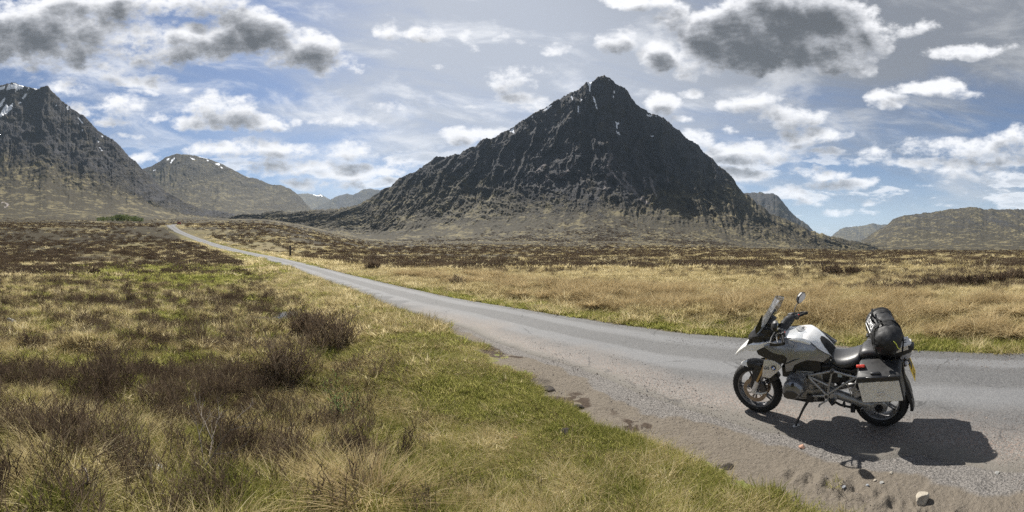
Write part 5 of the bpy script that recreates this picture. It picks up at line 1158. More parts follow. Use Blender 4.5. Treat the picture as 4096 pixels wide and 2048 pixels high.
    # ---- panniers
    for s in (1, -1):
        Cn = lambda t_, u_, y_: (Vector((-.56, 0, .80)).lerp(Vector((-.998, 0, .846)), t_)*(1-u_)+Vector((-.604, 0, .552)).lerp(Vector((-1.046, 0, .592)), t_)*u_)+Vector((0, y_*s, 0))
        bm = bmesh.new(); loft(bm, [[Cn(0, 0, y_), Cn(1, 0, y_), Cn(1, 1, y_+i_), Cn(0, 1, y_+i_)] for y_, i_ in ((.235, .0), (.460, -.012))]); pn = fin(bm, 'pannier', B_BLACK, bike, bevel=.018)
        bm = bmesh.new(); loft(bm, [[Cn(.03, .03, y_), Cn(.965, .03, y_), Cn(.965, .945, y_-.012), Cn(.03, .945, y_-.012)] for y_ in (.458, .472)]); pa = fin(bm, 'pannier_panel', B_PANN, pn, bevel=.012)
        for (t0, u0, t1, u1) in ((.16, .18, .40, .40), (.84, .18, .62, .40), (.16, .86, .40, .66), (.84, .86, .62, .66), (.40, .40, .62, .40), (.40, .66, .62, .66)):
            a_, b_ = Cn(t0, u0, .4715-.010*u0), Cn(t1, u1, .4715-.010*u1); bm = bmesh.new(); tube(bm, [a_, b_], .0028, 6); fin(bm, 'pressed_rib', B_PANN, pa)
        bm = bmesh.new(); a_ = Cn(.5, .55, .471); boxat(bm, a_, (.08, .006, .030), Euler((0, math.radians(5.5), 0))); fin(bm, 'badge', B_SILVER, pa, bevel=.002)
        # black lid: deeper at the front, sloping in to the bike
        bm = bmesh.new()
        def lidring(t_, zt): 
            b0, b1 = Cn(t_, .035, .478), Cn(t_, .035, .235); up_ = Vector((-.010, 0, 1)).normalized()
            return [b0, b0+up_*.055+Vector((0, -.004*s, 0)), b0+up_*(zt*.75)+Vector((0, -.055*s, 0)), b0+up_*zt+Vector((0, -.13*s, 0)), b1+up_*(zt+.01), b1]
        loft(bm, [lidring(-.012, .095), lidring(.04, .125), lidring(.45, .125), lidring(.58, .10), lidring(.95, .10), lidring(1.012, .075)]); ld = fin(bm, 'pannier_lid', B_BLACK, pn, bevel=.010, angle=30)
        bm = bmesh.new(); c_ = Cn(.46, -.13, .462); boxat(bm, c_, (.20, .035, .032), Euler((0, math.radians(5.5), 0))); boxat(bm, Cn(.46, -.28, .44), (.10, .03, .022), Euler((0, math.radians(5.5), 0))); boxat(bm, Cn(.86, -.13, .462), (.10, .03, .028), Euler((0, math.radians(5.5), 0))); fin(bm, 'carry_handle', B_GLOSS, ld, bevel=.008)
        bm = bmesh.new(); q_ = [Cn(.02, -.40, .40), Cn(.20, -.40, .40)]; vs2 = boxat(bm, Cn(.125, -.475, .372), (.085, .05, .028), Euler((math.radians(28*s), math.radians(5), 0))); fin(bm, 'reflector', B_RED if s == 1 else B_BLACK, ld, bevel=.006)
    # ---- tail: rack, lamp, hugger, plate
    RK_ = [(-.90, .14), (-1.00, .10), (-1.085, .075), (-1.10, .04), (-1.10, -.04), (-1.085, -.075), (-1.00, -.10), (-.90, -.14)]
    bm = bmesh.new(); loft(bm, [[(x, y_, 1.025+.0*x+dz_) for x, y_ in RK_] for dz_ in (-.012, .008)])
    for s in (1, -1): tube(bm, [(-1.02, .10*s, 1.02), (-.93, .13*s, 1.0), (-.86, .17*s, .985)], .014, 8); boxat(bm, (-.97, .115*s, .99), (.20, .03, .055), Euler((0, .25, .18*s)))
    rk = fin(bm, 'luggage_rack', B_SILVER, bike, bevel=.006)
    for x_, y_ in ((-1.03, .03), (-1.03, -.03), (-.97, 0)):
        bm = bmesh.new(); boxat(bm, (x_, y_, 1.031), (.035, .022, .010), Euler((0, 0, .4))); fin(bm, 'rack_slot', B_BLACK, rk, bevel=.003)
    bm = bmesh.new(); loft(bm, [[(x, -w, z0), (x, w, z0), (x, w*.9, z1_), (x, -w*.9, z1_)] for x, z0, z1_, w in ((-.86, .90, .985, .12), (-.98, .90, 1.005, .10), (-1.09, .935, 1.005, .075), (-1.13, .965, 1.0, .05))]); tl = fin(bm, 'tail_fairing', B_BLACK, bike, bevel=.006)
    bm = bmesh.new(); loft(bm, [[(x, -w, z0), (x, w, z0), (x, w, z1_), (x, -w, z1_)] for x, z0, z1_, w in ((-.98, .845, .90, .07), (-1.06, .85, .93, .075), (-1.105, .90, .945, .06))]); fin(bm, 'tail_lamp', B_LAMP, tl, bevel=.008)
    bm = bmesh.new(); tube(bm, smoothpath([(-1.02, .06, .90), (-1.04, .085, .84), (-1.05, .07, .80)], 4), .006, 6); boxat(bm, (-1.075, 0, .79), (.02, .10, .14), Euler((0, .35, 0))); tube(bm, [(-1.03, -.05, .86), (-1.05, -.13, .86)], .008, 8); tube(bm, [(-1.03, .05, .86), (-1.05, .13, .86)], .008, 8); ph = fin(bm, 'plate_holder', B_BLACK, bike)
    for s in (1, -1):
        bm = bmesh.new(); loft(bm, [[(-1.05+a_*k_, (.15+yy)*s, .86+b_*k_) for a_, b_ in ((.025, 0), (.012, .018), (-.015, .018), (-.025, 0), (-.012, -.018), (.012, -.018))] for yy, k_ in ((-.02, .6), (0, 1), (.035, .9), (.05, .4))]); fin(bm, 'indicator', B_LAMP, bike)
    PM = Matrix.Translation((-1.112, 0, .70)) @ Euler((0, math.radians(20), 0)).to_matrix().to_4x4()
    bm = bmesh.new(); boxat(bm, (0, 0, 0), (.004, .228, .178)); bm.transform(PM); pl_ = fin(bm, 'number_plate', B_YELL, bike)
    TM = PM @ Matrix.Translation((-.0028, 0, 0)) @ Matrix(((0, 0, -1, 0), (-1, 0, 0, 0), (0, 1, 0, 0), (0, 0, 0, 1)))
    text('plate_lettering', 'SK15', .098, TM @ Matrix.Translation((0, .042, 0)) @ Matrix.Diagonal((.86, 1, 1, 1)), B_INK, pl_, .0006, 1.05); text('plate_lettering', 'BLK', .098, TM @ Matrix.Translation((0, -.042, 0)) @ Matrix.Diagonal((.86, 1, 1, 1)), B_INK, pl_, .0006, 1.05)
    bm = bmesh.new(); rings = []
    for k in range(14):
        th = math.radians(96+k*7.5); R0 = .345+.03*max(0, (k-9)/4)
        rings.append([(RA[0]+(R0+v_)*math.cos(th), u_*.095, RA[2]+(R0+v_)*math.sin(th)) for u_, v_ in ((-1, -.035), (-.9, 0), (0, .014), (.9, 0), (1, -.035), (.9, -.012), (0, .004), (-.9, -.012))])
    loft(bm, rings); fin(bm, 'rear_hugger', B_BLACK, bike)
    bm = bmesh.new(); loft(bm, [[(x-th_, -w, z), (x-th_, w, z), (x+th_, w, z), (x+th_, -w, z)] for x, z, w, th_ in ((-.985, .79, .05, .02), (-1.01, .62, .055, .02), (-1.06, .50, .07, .022), (-1.09, .39, .075, .02), (-1.08, .31, .06, .014))]); fin(bm, 'mud_flap', B_BLACK, bike, bevel=.008)
    return bike
build_bike()

# ---------------------------------------------------------------- roll bag strapped across the pillion seat
def build_bag():
    root = empty('roll_bag'); root.matrix_world = BIKE_M @ Matrix.Translation((-.80, 0, 1.143)) @ Matrix.Rotation(math.radians(17), 4, 'Z')
    tag(root, 'black waterproof roll bag strapped across the motorcycle pillion seat', 'bag')
    bm = bmesh.new(); rings = []; n = 44; ny = 40
    for j in range(ny+1):
        t = j/ny; y = -.36+.72*t
        k_ = 1.0
        if t > .80: k_ = max(.05, 1-((t-.80)/.2)**2.2*.72)
        if t < .10: k_ = max(.06, 1-((.10-t)/.1)**2.5)
        ring = []
        for i in range(n):
            th = 2*math.pi*i/n; c_, s_ = math.cos(th), math.sin(th)
            rx, rz = .156, .168
            wr = float(fbm(np.array([math.cos(th)*2+9]), np.array([y*9+math.sin(th)*2]), 4, 401, .6)[0]-.5)*.12
            fold = .075*math.sin(th*8+3*math.sin(y*14)+5*wr*20)*max(0, (t-.62)/.38)**1.3*k_+.05*math.sin(th*3+y*22)*max(0, (t-.45))
            pinch = -.014*(math.exp(-((y-.17)/.018)**2)+math.exp(-((y+.20)/.018)**2))
            rr_ = 1+wr*1.9+fold+pinch/.17
            z = rz*s_*k_*rr_
            if z < -.155: z = -.155-(z+.155)*-.25
            ring.append((rx*c_*k_*rr_-.012*s_, y, z))
        rings.append(ring)
    loft(bm, rings); body = fin(bm, 'bag_body', B_BAG, root, angle=70)
    for y, w in ((.17, .020), (-.20, .020)):
        bm = bmesh.new(); rings = []
        for i in range(41):
            th = 2*math.pi*i/40; c_, s_ = math.cos(th), math.sin(th)
            z = max(.197*s_, -.158)
            for_ = Vector((.162*c_-.012*s_, y, z)); out_ = Vector((c_, 0, s_))*.004
            rings.append([for_-Vector((0, w, 0)), for_+Vector((0, w, 0)), for_+Vector((0, w, 0))+out_, for_-Vector((0, w, 0))+out_])
        loft(bm, rings, cap=False); fin(bm, 'strap', B_STRAP, root)
    bm = bmesh.new(); tube(bm, smoothpath([(.13, .17, .10), (.155, .25, .03), (.145, .33, -.07), (.10, .36, -.14)], 5), [.010]*16, 6); tube(bm, smoothpath([(.06, .16, .19), (.11, .0, .185), (.09, -.20, .19)], 5), .011, 6); tube(bm, smoothpath([(.115, .12, .155), (.15, .10, .20), (.135, .05, .235), (.115, .0, .19)], 5), .010, 6); tube(bm, smoothpath([(-.05, .17, .195), (-.12, .20, .14), (-.15, .26, .02), (-.12, .34, -.10)], 5), .009, 6); fin(bm, 'webbing', B_STRAP, root)
    bm = bmesh.new(); boxat(bm, (.12, .175, .13), (.03, .05, .02), Euler((0, .8, 0))); fin(bm, 'buckle', B_GLOSS, root, bevel=.004)
    bm = bmesh.new(); boxat(bm, (.15, .30, -.03), (.02, .03, .05)); fin(bm, 'buckle', B_GLOSS, root, bevel=.004)
    bm = bmesh.new(); tube(bm, smoothpath([(-.02, .385, .06), (-.045, .40, .03), (-.06, .40, -.01), (-.085, .395, -.03)], 4), .004, 6); fin(bm, 'draw_cord', simple_mat('lime_cord', (.62, .66, .08), .6), root)
    # white outlined lettering on the forward face
    M_WH = simple_mat('white_print', (.75, .75, .75), .55)
    th = math.radians(28); nrm = Vector((math.cos(th), 0, math.sin(th))); upv = Vector((-math.sin(th), 0, math.cos(th)))
    ctr = Vector((.158*math.cos(th)-.012*math.sin(th), -.02, .195*math.sin(th)))+nrm*.013
    LM = Matrix((( 0, upv.x, nrm.x, ctr.x), (1, upv.y, nrm.y, ctr.y), (0, upv.z, nrm.z, ctr.z), (0, 0, 0, 1)))
    text('lettering', 'LOMO', .085, LM, M_WH, root, .001)
    bm = bmesh.new()
    for a_, b_ in (((-.135, -.055), (.135, -.055)), ((.135, -.055), (.135, .055)), ((.135, .055), (-.135, .055)), ((-.135, .055), (-.135, -.055))):
        tube(bm, [LM @ Vector((*a_, 0)), LM @ Vector((*b_, 0))], .004, 6)
    fin(bm, 'lettering_frame', M_WH, root)
build_bag()

# ---------------------------------------------------------------- countable things in the landscape
def gpoint(px, py, rmax=700):
    a, e_ = P(px, py)
    r = np.geomspace(1.5, rmax, 1400); x, y = pol(a, r)
    z = ground_z(x, y); ray = ZC+e_*r
    k = np.argmax(z >= ray) if np.any(z >= ray) else len(r)-1
    return Vector((x[k], y[k], z[k])), r[k]
ROCKM = {}
def rock_mat(name, c0, c1, moss=0.0):
    m, t, b, out = new_mat(name); tc_ = t.node('ShaderNodeTexCoord').outputs['Object']
    c_ = t.mix(t.ss(t.noise(tc_, 9, 7, .65), .3, .7), c0, c1)
    c_ = t.mix(t.ss(t.noise(tc_, 42, 4, .6), .58, .7), c_, tuple(v*.55 for v in c0))
    if moss: c_ = t.mix(t.m('MULTIPLY', t.ss(t.noise(tc_, 5, 4, .6), .45, .6), moss), c_, (.10, .09, .03))
    t.l.new(c_, b.inputs['Base Color']); b.inputs['Roughness'].default_value = .9; b.inputs['Specular IOR Level'].default_value = .25
    t.l.new(t.node('ShaderNodeBump', {'Height': t.noise(tc_, 30, 6, .65), 'Strength': .5, 'Distance': .02}).outputs[0], b.inputs['Normal']); return m
RM_CREAM = rock_mat('cream_quartzite', (.26, .23, .185), (.42, .38, .31)); RM_GREY = rock_mat('grey_granite', (.16, .16, .155), (.38, .37, .35), .3)
RM_PALE = rock_mat('pale_granite', (.26, .26, .25), (.45, .45, .43)); RM_PEAT = rock_mat('peat', (.012, .010, .009), (.045, .036, .03)); RM_PINK = rock_mat('pink_granite', (.30, .17, .115), (.42, .26, .19)); RM_BLUE = rock_mat('slate', (.15, .16, .175), (.30, .31, .33))
def rock(name, px, py, wpx, hpx, mat, label, cat='stone', group=None, seed=1, sink=.25):
    p, r = gpoint(px, py); w, h = wpx*r/F, hpx*r/F
    bm = bmesh.new(); bmesh.ops.create_icosphere(bm, subdivisions=4, radius=1.0)
    rg = np.random.default_rng(seed); pl_ = [Vector(rg.normal(0, 1, 3)).normalized() for _ in range(9)]
    for v in bm.verts:
        d = v.co.normalized(); q = 1.0
        for n_ in pl_:
            c_ = d.dot(n_)
            if c_ > .55: q = min(q, .70/c_)
        q *= 1+.10*(float(fbm(np.array([d.x*2+seed]), np.array([d.y*2+d.z*3]), 3, seed)[0])-.5)
        v.co = d*q
    bm.transform(Matrix.Rotation(rg.uniform(0, 6), 4, 'Z')); bm.transform(Matrix.Diagonal((w*.62, w*.5, h*.66, 1)))
    bmesh.ops.recalc_face_normals(bm, faces=bm.faces)
    me = bpy.data.meshes.new(name); bm.to_mesh(me); bm.free(); me.polygons.foreach_set('use_smooth', [True]*len(me.polygons))
    try: me.set_sharp_from_angle(angle=math.radians(32))
    except Exception: pass
    o = link(name, me, mat); o.location = p+Vector((0, 0, h*(.5-sink))); tag(o, label, cat, group); return o
rock('boulder', 3690, 2008, 56, 46, RM_CREAM, 'cream angular stone lying on the muddy verge at the lower right', 'stone', seed=3)
rock('boulder', 610, 1905, 92, 60, RM_GREY, 'rounded grey lichen boulder half buried in the bog grass', 'boulder', seed=4)
rock('stone', 1160, 1735, 60, 24, RM_PALE, 'small pale flat stone among dead twigs in the bog', 'stone', seed=5)
rock('peat_clod', 2262, 1742, 46, 28, RM_PEAT, 'black clod of peat lying on the green verge', 'clod', seed=6)
rock('stone', 2062, 1764, 24, 17, RM_PINK, 'small orange stone in the grass left of the peat clod', 'stone', seed=7)
rock('stone', 3207, 1793, 26, 13, RM_PINK, 'flat orange stone on the gravel below the side stand', 'stone', seed=8)
rock('boulder', 45, 1300, 56, 34, RM_PALE, 'pale boulder at the left edge among brown heather', 'boulder', seed=9)
rock('stone', 1431, 1240, 26, 16, RM_BLUE, 'small slate blue stone in the bank below the road', 'stone', seed=10)
for i, (x_, y_, w_) in enumerate([(3376, 1950, 15), (3565, 1895, 17), (3528, 1934, 18), (3470, 1945, 14), (3500, 1925, 13), (3990, 1893, 20)]):
    rock('stone', x_, y_, w_, 7, [RM_BLUE, RM_CREAM, RM_GREY][i % 3], ['small slate stone, leftmost of the flat stones in the roadside mud', 'small cream stone below the rear wheel shadow', 'grey flat stone in the mud below the cream one', 'small slate stone between the two muddy flat stones', 'tiny cream stone beside the grey flat stone', 'grey stone in the gravel at the lower right edge'][i], 'stone', 'flat stones in the roadside mud', seed=20+i)
for i, (x_, y_, w_, h_, lb) in enumerate([(2190, 1560, 60, 22, 'dark torn peat lump beside the gravel, farthest from the motorcycle'), (2305, 1634, 56, 24, 'dark peat lump between verge and gravel above the loose clod'), (2905, 1872, 64, 16, 'low dark peat lump in the mud nearest the motorcycle front wheel')]):
    rock('peat_clod', x_, y_, w_, h_, RM_PEAT, lb, 'clod', seed=40+i, sink=.6)

# gravel: loose chippings on the lay-by
def build_gravel():
    ms = []
    for k in range(4):
        bm = bmesh.new(); bmesh.ops.create_icosphere(bm, subdivisions=1, radius=1.0); rg = np.random.default_rng(90+k)
        for v in bm.verts: v.co *= rg.uniform(.7, 1.15)
        bm.transform(Matrix.Diagonal((1, .8, .6, 1))); me = bpy.data.meshes.new('chipping'); bm.to_mesh(me); bm.free()
        me.materials.append(leaf_chip); ms.append(me)
    n = 60000; a = RNG.uniform(-.2, 1.3, n); r = np.sqrt(RNG.uniform(2.6**2, 9**2, n)); x, y = pol(a, r)
    d, sd, _ = road_dist(x, y); e = edge_side(x, y)
    left = (sd < 0) if SIDE_NEG else (sd > 0)
    inner = (d < 0) & left
    pr = np.where((d >= -1.2) & (e < .05) & (left | (d < 0)), np.clip(.75-.35*np.abs(d+.1), .05, .75), 0)*sst(fbm(x*1.4, y*1.4, 3, 95), .35, .6)
    k = RNG.uniform(0, 1, n) < pr*.8; x, y = x[k], y[k]; d = d[k]
    z = np.where(d < 0, .002, ground_z(x, y)+.001)
    m_ = len(x); rot = RNG.uniform(0, 6.28, (m_, 3))
    scatter('gravel', ms, np.stack([x, y, z], -1), RNG.integers(0, 4, m_), RNG.uniform(.003, .0085, m_)*np.where(RNG.uniform(0, 1, m_) < .04, 2.0, 1), rot)
leaf_chip = leaf_mat('chippings', [(.06, .055, .052), (.14, .13, .12), (.24, .215, .195), (.32, .26, .22)], 0.0, 60)
build_gravel()

# ---- shrubs, bushes, tussocks
def stick(bm, p, d, L, w, depth, rg, wob=.22, up=.10):
    pts = [p]; rad = [w]; n = 5; q = p.copy(); dd = d.normalized()
    for i in range(n):
        dd = (dd+Vector(rg.normal(0, wob, 3))*.5+Vector((0, 0, up))).normalized(); q = q+dd*L/n; pts.append(q.copy()); rad.append(w*(1-.75*(i+1)/n))
        if depth and i > 0 and rg.uniform() < .85:
            a = Vector(rg.normal(0, 1, 3)); s = (dd*1.0+a.normalized()*.85); s.z = abs(s.z)*.7+.15
            stick(bm, q.copy(), s, L*rg.uniform(.35, .6), max(w*.55, .0012), depth-1, rg, wob, up)
    tube(bm, pts, rad, 4 if depth < 2 else 6)
def twig_shrub(px, py, h, n, label, name='bare_shrub', mat=None, spread=.5, w=.006, depth=2, seed=1, leaf=None, group=None):
    p, r = gpoint(px, py); root = empty(name, p); tag(root, label, 'shrub', group); rg = np.random.default_rng(seed)
    for k in range(n):
        bm = bmesh.new(); a = rg.uniform(0, 6.28); d = Vector((math.cos(a)*spread, math.sin(a)*spread, 1))
        stick(bm, Vector((math.cos(a)*.03, math.sin(a)*.03, -.03)), d, h*rg.uniform(.7, 1.1), w*rg.uniform(.7, 1.2), depth, rg)
        tips = [v.co.copy() for v in bm.verts]
        st = fin(bm, 'stem', mat or M_TWIG, root)
        if leaf is not None:
            pick = [tips[i] for i in rg.integers(0, len(tips), 60)]; V = []
            for q in pick:
                if q.z < h*.25: continue
                s1 = Vector(rg.normal(0, 1, 3)).normalized()*.013; s2 = s1.cross(Vector(rg.normal(0, 1, 3))).normalized()*.007
                V += [q-s1, q+s2, q+s1, q-s2]
            if V:
                me = mesh_np('leaves', np.array([tuple(v) for v in V]), [np.arange(len(V)).reshape(-1, 4)], leaf); lo = link('leaves', me, None, st); lo['kind'] = 'stuff'
    return root
def heather_bush(px, py, wpx, hpx, label, seed=1, group=None, near=True):
    p, r = gpoint(px, py); w, h = wpx*r/F, hpx*r/F; root = empty('heather_bush', p); tag(root, label, 'bush', group); rg = np.random.default_rng(seed)
    px_ = max(r/400, .004)
    tw = link('twigs', mesh_np('twigs', *twig_arrays(int(70 if near else 36), h, w*.34, px_*1.0, 8, rg, .55), M_HEATH), None, root); tw['kind'] = 'stuff'
    fo = link('foliage', mesh_np('foliage', *leafcloud_arrays(1400 if near else 500, w*.5, h*.85, px_*1.6, rg), M_HEATH), None, root); fo['kind'] = 'stuff'
    return root
def tussock(px, py, wpx, hpx, label, mat=None, seed=1, group=None, lean=.5):
    p, r = gpoint(px, py); w, h = wpx*r/F, hpx*r/F; rg = np.random.default_rng(seed)
    co, f = blade_arrays(420, h*.75, h*1.35, w*.20, max(r/420, .004), lean, .8, 5, rng=rg, bias=-.08)
    o = link('grass_tussock', mesh_np('grass_tussock', co, f, mat or M_RUSH)); o.location = p; tag(o, label, 'tussock', group); return o
twig_shrub(600, 1985, .34, 3, 'tall thin bare sapling twigs in front of the grey boulder', seed=31, w=.005, spread=.25)
twig_shrub(480, 1935, .30, 4, 'bare forked twig shrub left of the grey boulder', seed=32, w=.004)
twig_shrub(235, 1830, .26, 4, 'grey leafless twig shrub in pale grass at lower left', seed=33, w=.004)
twig_shrub(1830, 1990, .20, 7, 'dense brown leafless shrub at bottom centre on the verge', seed=34, w=.0035, spread=.45)
twig_shrub(1955, 2000, .17, 4, 'small forked twig shrub right of the dense leafless shrub', seed=35, w=.0035)
twig_shrub(1370, 1700, .46, 8, 'bog myrtle shrub with tiny pale green leaves', 'leafy_shrub', seed=36, w=.005, spread=.35, leaf=leaf_mat('new_leaves', [(.10, .16, .05), (.17, .24, .08), (.24, .32, .13), (.3, .36, .18)], .4))
twig_shrub(1205, 1600, .44, 7, 'tangle of dark bare stems left of the leafy bog myrtle', seed=37, w=.005, spread=.9)
twig_shrub(900, 1760, .36, 5, 'dark upright bare stems beside the small bog pool', seed=38, w=.004)
twig_shrub(2130, 1975, .13, 5, 'short brown twigs sprouting from turf right of bottom centre', seed=39, w=.003)
def dead_branch():
    p, r = gpoint(690, 2000); root = empty('dead_branch', p+Vector((0, 0, .03))); tag(root, 'bleached dead branch with forked tips lying in the bog grass', 'branch'); rg = np.random.default_rng(51)
    m = simple_mat('bleached_wood', (.15, .125, .10), .8, noise=.3, nscale=30)
    bm = bmesh.new(); q, r2 = gpoint(880, 1870); d = (q+Vector((0, 0, .05))-p); stick(bm, Vector((0, 0, 0)), d, d.length*1.1, .012, 3, rg, .16, .03); fin(bm, 'bough', m, root)
    p, r = gpoint(345, 2010); root = empty('dead_stump', p); tag(root, 'gnarled bent dead stem with peeling pale bark at lower left', 'dead wood')
    bm = bmesh.new(); pts = [(0, 0, -.03), (-.03, 0, .03), (-.055, .01, .08), (-.03, .03, .13), (-.075, .04, .175), (-.13, .05, .17), (-.19, .05, .12)]; tube(bm, smoothpath(pts, 4), [.013-.0003*i for i in range(25)], 7); fin(bm, 'stem', m, root)
    bm = bmesh.new(); stick(bm, Vector((-.05, .01, .075)), Vector((.6, .2, .5)), .16, .006, 2, rg); fin(bm, 'side_shoot', M_TWIG, root)
dead_branch()
heather_bush(1330, 1395, 190, 150, 'large dark heather bush on the brow of the grassy bank', 61)
heather_bush(1150, 1530, 170, 190, 'tall dark brown heather bush above the tangle of bare stems', 62)
heather_bush(430, 1560, 260, 150, 'broad brown heather mound in the left foreground', 63)
heather_bush(1420, 1830, 170, 100, 'low purplish heather clump beside the drooping rush tussock', 64)
heather_bush(800, 2040, 330, 130, 'dark heather mound cut off by the bottom edge', 65)
heather_bush(1230, 1345, 150, 110, 'dark heather bush directly below the bog pool', 66)
heather_bush(380, 1100, 50, 26, 'lone dark heather dome on the bright green patch', 67, near=False)
heather_bush(1830, 1145, 56, 40, 'dark round heather bush beyond the road left of the peak', 68, near=False)
heather_bush(1490, 1080, 60, 34, 'small dark heather clump beside the far roadside verge', 69, near=False)
heather_bush(3410, 1100, 60, 34, 'dark heather bush on the pale moor above the motorcycle seat', 70, near=False)
heather_bush(3330, 1098, 90, 40, 'wide dark heather bush left of the one above the seat', 71, near=False)
ORD = ['leftmost', 'second from left', 'third from left', 'fourth from left', 'fifth from left', 'middle', 'fifth from the right', 'fourth from the right', 'third from the right', 'second from the right', 'rightmost']
for i in range(11):
    heather_bush(3500+i*58+(i*37) % 23, 1172-i*5.5+(i*53) % 11, 92, 46, 'dark heather bush, %s in the band crossing the moor at right' % ORD[i], 80+i, 'heather band at right', False)
tussock(1480, 2035, 300, 175, 'drooping brown rush tussock at the bottom left of the verge', seed=101, lean=.9)
tussock(2078, 1192, 64, 44, 'brown drooping tussock beyond the road below the peak slopes', seed=102)
tussock(2372, 1236, 80, 46, 'olive brown tussock close to the far road edge', seed=103)
tussock(2730, 1206, 150, 54, 'wide windswept rush tussock left of the windscreen', seed=104, lean=.8)
tussock(2890, 1222, 120, 52, 'russet rush tussock touching the windscreen from the left', seed=105, lean=.7)
for i, (x_, y_, lb) in enumerate([(3160, 1240, 'golden rush tussock seen just left of the raised right mirror'), (3320, 1255, 'golden rush tussock above the fuel tank'), (3440, 1235, 'pale rush tussock left of the roll bag top'), (3560, 1262, 'golden rush tussock directly behind the roll bag top'), (3690, 1240, 'russet rush tussock right of the roll bag'), (3780, 1268, 'second rush tussock right of the roll bag'), (3860, 1250, 'third rush tussock right of the roll bag'), (3960, 1275, 'fourth rush tussock right of the roll bag'), (4050, 1260, 'rush tussock at the right edge behind the verge'), (3760, 1340, 'green based tussock on the far verge right of the tail rack'), (3900, 1330, 'straw tussock close to the road between tail rack and right edge'), (4040, 1345, 'straw tussock on the far verge at the right edge')]):
    tussock(x_, y_, 120, 56, lb, seed=110+i, group='rush tussocks behind the motorcycle', lean=.75)

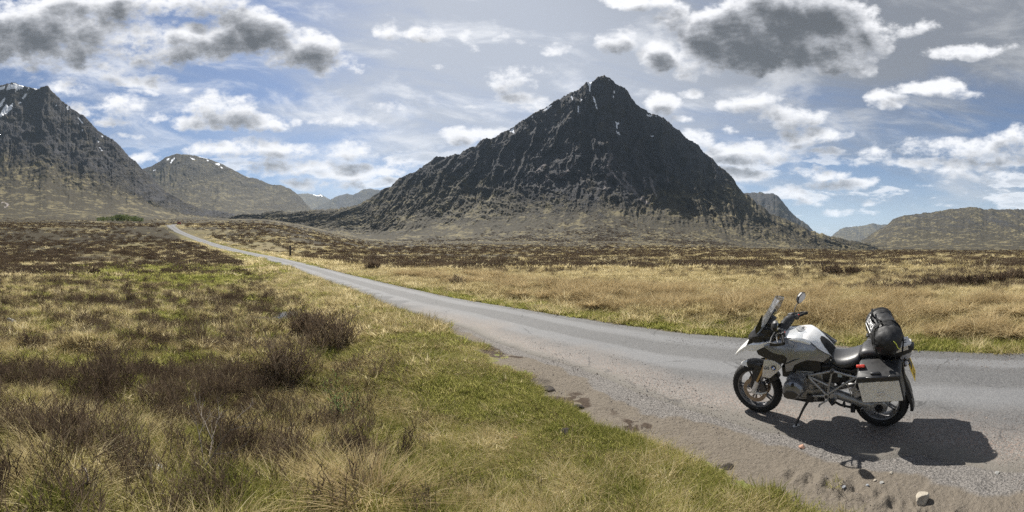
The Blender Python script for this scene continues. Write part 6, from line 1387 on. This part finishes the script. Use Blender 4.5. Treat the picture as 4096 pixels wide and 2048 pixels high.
# ---- timber marker post, far road sign, car beyond the crest
def build_far():
    p, r = gpoint(1161, 1027); h = 42*r/F; w = 6.5*r/F
    root = empty('marker_post', p); tag(root, 'dark weathered timber post standing beside the far side of the road', 'post')
    M_W = simple_mat('weathered_timber', (.055, .045, .036), .85, noise=.4, nscale=12, bump=.3)
    bm = bmesh.new(); boxat(bm, (0, 0, h*.47), (w, w, h*1.06)); fin(bm, 'post', M_W, root, bevel=.02)
    bm = bmesh.new(); loft(bm, [[(-w*.5*k, -w*.5*k, h*z), (w*.5*k, -w*.5*k, h*z), (w*.5*k, w*.5*k, h*z), (-w*.5*k, w*.5*k, h*z)] for z, k in ((1.0, 1.02), (1.03, .8))]); fin(bm, 'cap', M_W, root)
    bm = bmesh.new(); boxat(bm, (0, -w*.55, h*.80), (w*.7, .02, h*.10)); fin(bm, 'reflector', simple_mat('dull_reflector', (.10, .09, .08), .4), root)
    a = (716-2048)/F; r = 190.0; x, y = pol(a, r); z = float(ground_z(np.array([x]), np.array([y]))[0])
    z = max(z, ZC+.0518*r)+.05
    car = empty('car', (x, y, z), (0, 0, -a)); tag(car, 'tiny red car seen from behind beyond the crest of the road', 'car')
    M_R = simple_mat('red_car_paint', (.28, .02, .025), .3, coat=.6); M_G = simple_mat('car_glass', (.03, .035, .04), .08); M_T = B_RUBBER
    bm = bmesh.new(); loft(bm, [[(xx, yy, zz_) for xx, zz_ in ((-.88, .30), (.88, .30), (.90, .72), (.80, .92), (-.80, .92), (-.90, .72))] for yy in (-2.1, 2.1)]); body = fin(bm, 'body', M_R, car, bevel=.06)
    bm = bmesh.new(); loft(bm, [[(-.78, y0, .9), (.78, y0, .9), (.62, y1, 1.45), (-.62, y1, 1.45)] for y0, y1 in ((-1.95, -1.7), (.9, .3))]); fin(bm, 'cabin', M_R, car, bevel=.05)
    bm = bmesh.new(); vs_ = [bm.verts.new(q) for q in ((-.66, -1.96, .96), (.66, -1.96, .96), (.55, -1.78, 1.38), (-.55, -1.78, 1.38))]; bm.faces.new(vs_); fin(bm, 'rear_window', M_G, car)
    for s in (-1, 1):
        bm = bmesh.new(); boxat(bm, (.76*s, -2.1, .78), (.18, .06, .22)); fin(bm, 'tail_light', B_RED, car, bevel=.02)
        for yy in (-1.35, 1.35):
            bm = bmesh.new(); lathe(bm, [(.12, -.1), (.31, -.1), (.33, 0), (.31, .1), (.12, .1)], 24); bm.transform(Matrix.Translation((.80*s, yy, .32)) @ Matrix.Rotation(math.pi/2, 4, 'Z')); fin(bm, 'wheel', M_T, car)
    bm = bmesh.new(); boxat(bm, (0, -2.13, .60), (.52, .03, .12)); fin(bm, 'number_plate', B_YELL, car)
    bm = bmesh.new(); boxat(bm, (0, -2.12, .40), (1.7, .10, .20)); fin(bm, 'bumper', B_BLACK, car, bevel=.03)
    p, r = gpoint(743, 897); h = 11*r/F
    sg = empty('road_sign', p); tag(sg, 'small grey road sign on a pole right of the far car', 'sign')
    bm = bmesh.new(); tube(bm, [(0, 0, -.2), (0, 0, h)], .05, 8); fin(bm, 'pole', B_ALU, sg)
    bm = bmesh.new(); boxat(bm, (0, -.06, h*.9), (h*.26, .03, h*.30)); fin(bm, 'sign_face', B_SILVER, sg, bevel=.02)
build_far()

# ---- young birch wood at the foot of the left mountain: one far mass
def build_wood():
    M_B = leaf_mat('birch_leaves', [(.06, .08, .035), (.11, .14, .055), (.16, .19, .08), (.22, .24, .12)], .4, .4)
    lib = []
    for k in range(4):
        rg = np.random.default_rng(200+k); parts = []
        for j in range(9):
            c_ = np.array([rg.normal(0, 1.1), rg.normal(0, 1.1), rg.uniform(1.6, 5.6)]); V, f = leafcloud_arrays(70, 1.2, 1.0, .26, rg); parts.append((V+c_, f))
        parts.append(twig_arrays(3, 5.2, .4, .22, 4, rg)); lib.append(mesh_np('birch', *join(*parts), M_B))
    pts = []
    for k in range(110):
        px = RNG.uniform(388, 575); t = (px-388)/187
        r = RNG.uniform(395, 450); x, y = pol((px-2048)/F, r); pts.append((x, y, float(ground_z(np.array([x]), np.array([y]))[0])-.3))
    pts = np.array(pts); n = len(pts)
    scatter('wood', lib, pts, RNG.integers(0, 4, n), RNG.uniform(.6, 1.15, n)*(1.15-.6*np.abs((np.arctan2(pts[:, 0], pts[:, 1])*F+2048-480)/100)**1.5), np.stack([np.zeros(n), np.zeros(n), RNG.uniform(0, 6.28, n)], -1), 'small bright green birch wood at the foot of the left mountain')
build_wood()

# ---------------------------------------------------------------- air
def build_haze():
    bm = bmesh.new(); bmesh.ops.create_cube(bm, size=1.0)
    me = bpy.data.meshes.new('haze'); bm.to_mesh(me); bm.free()
    o = link('haze', me); o.scale = (30000, 30000, 1480); o.location = (0, 0, 620)
    m = bpy.data.materials.new('haze'); m.use_nodes = True; t = NT(m.node_tree); t.n.clear()
    out = t.node('ShaderNodeOutputMaterial')
    v = t.node('ShaderNodeVolumePrincipled', {'Color': (.62, .80, 1.0, 1), 'Density': HAZE})
    t.l.new(v.outputs[0], out.inputs['Volume']); me.materials.append(m)
    tag(o, kind='stuff')
HAZE = 3.0e-5
build_haze()
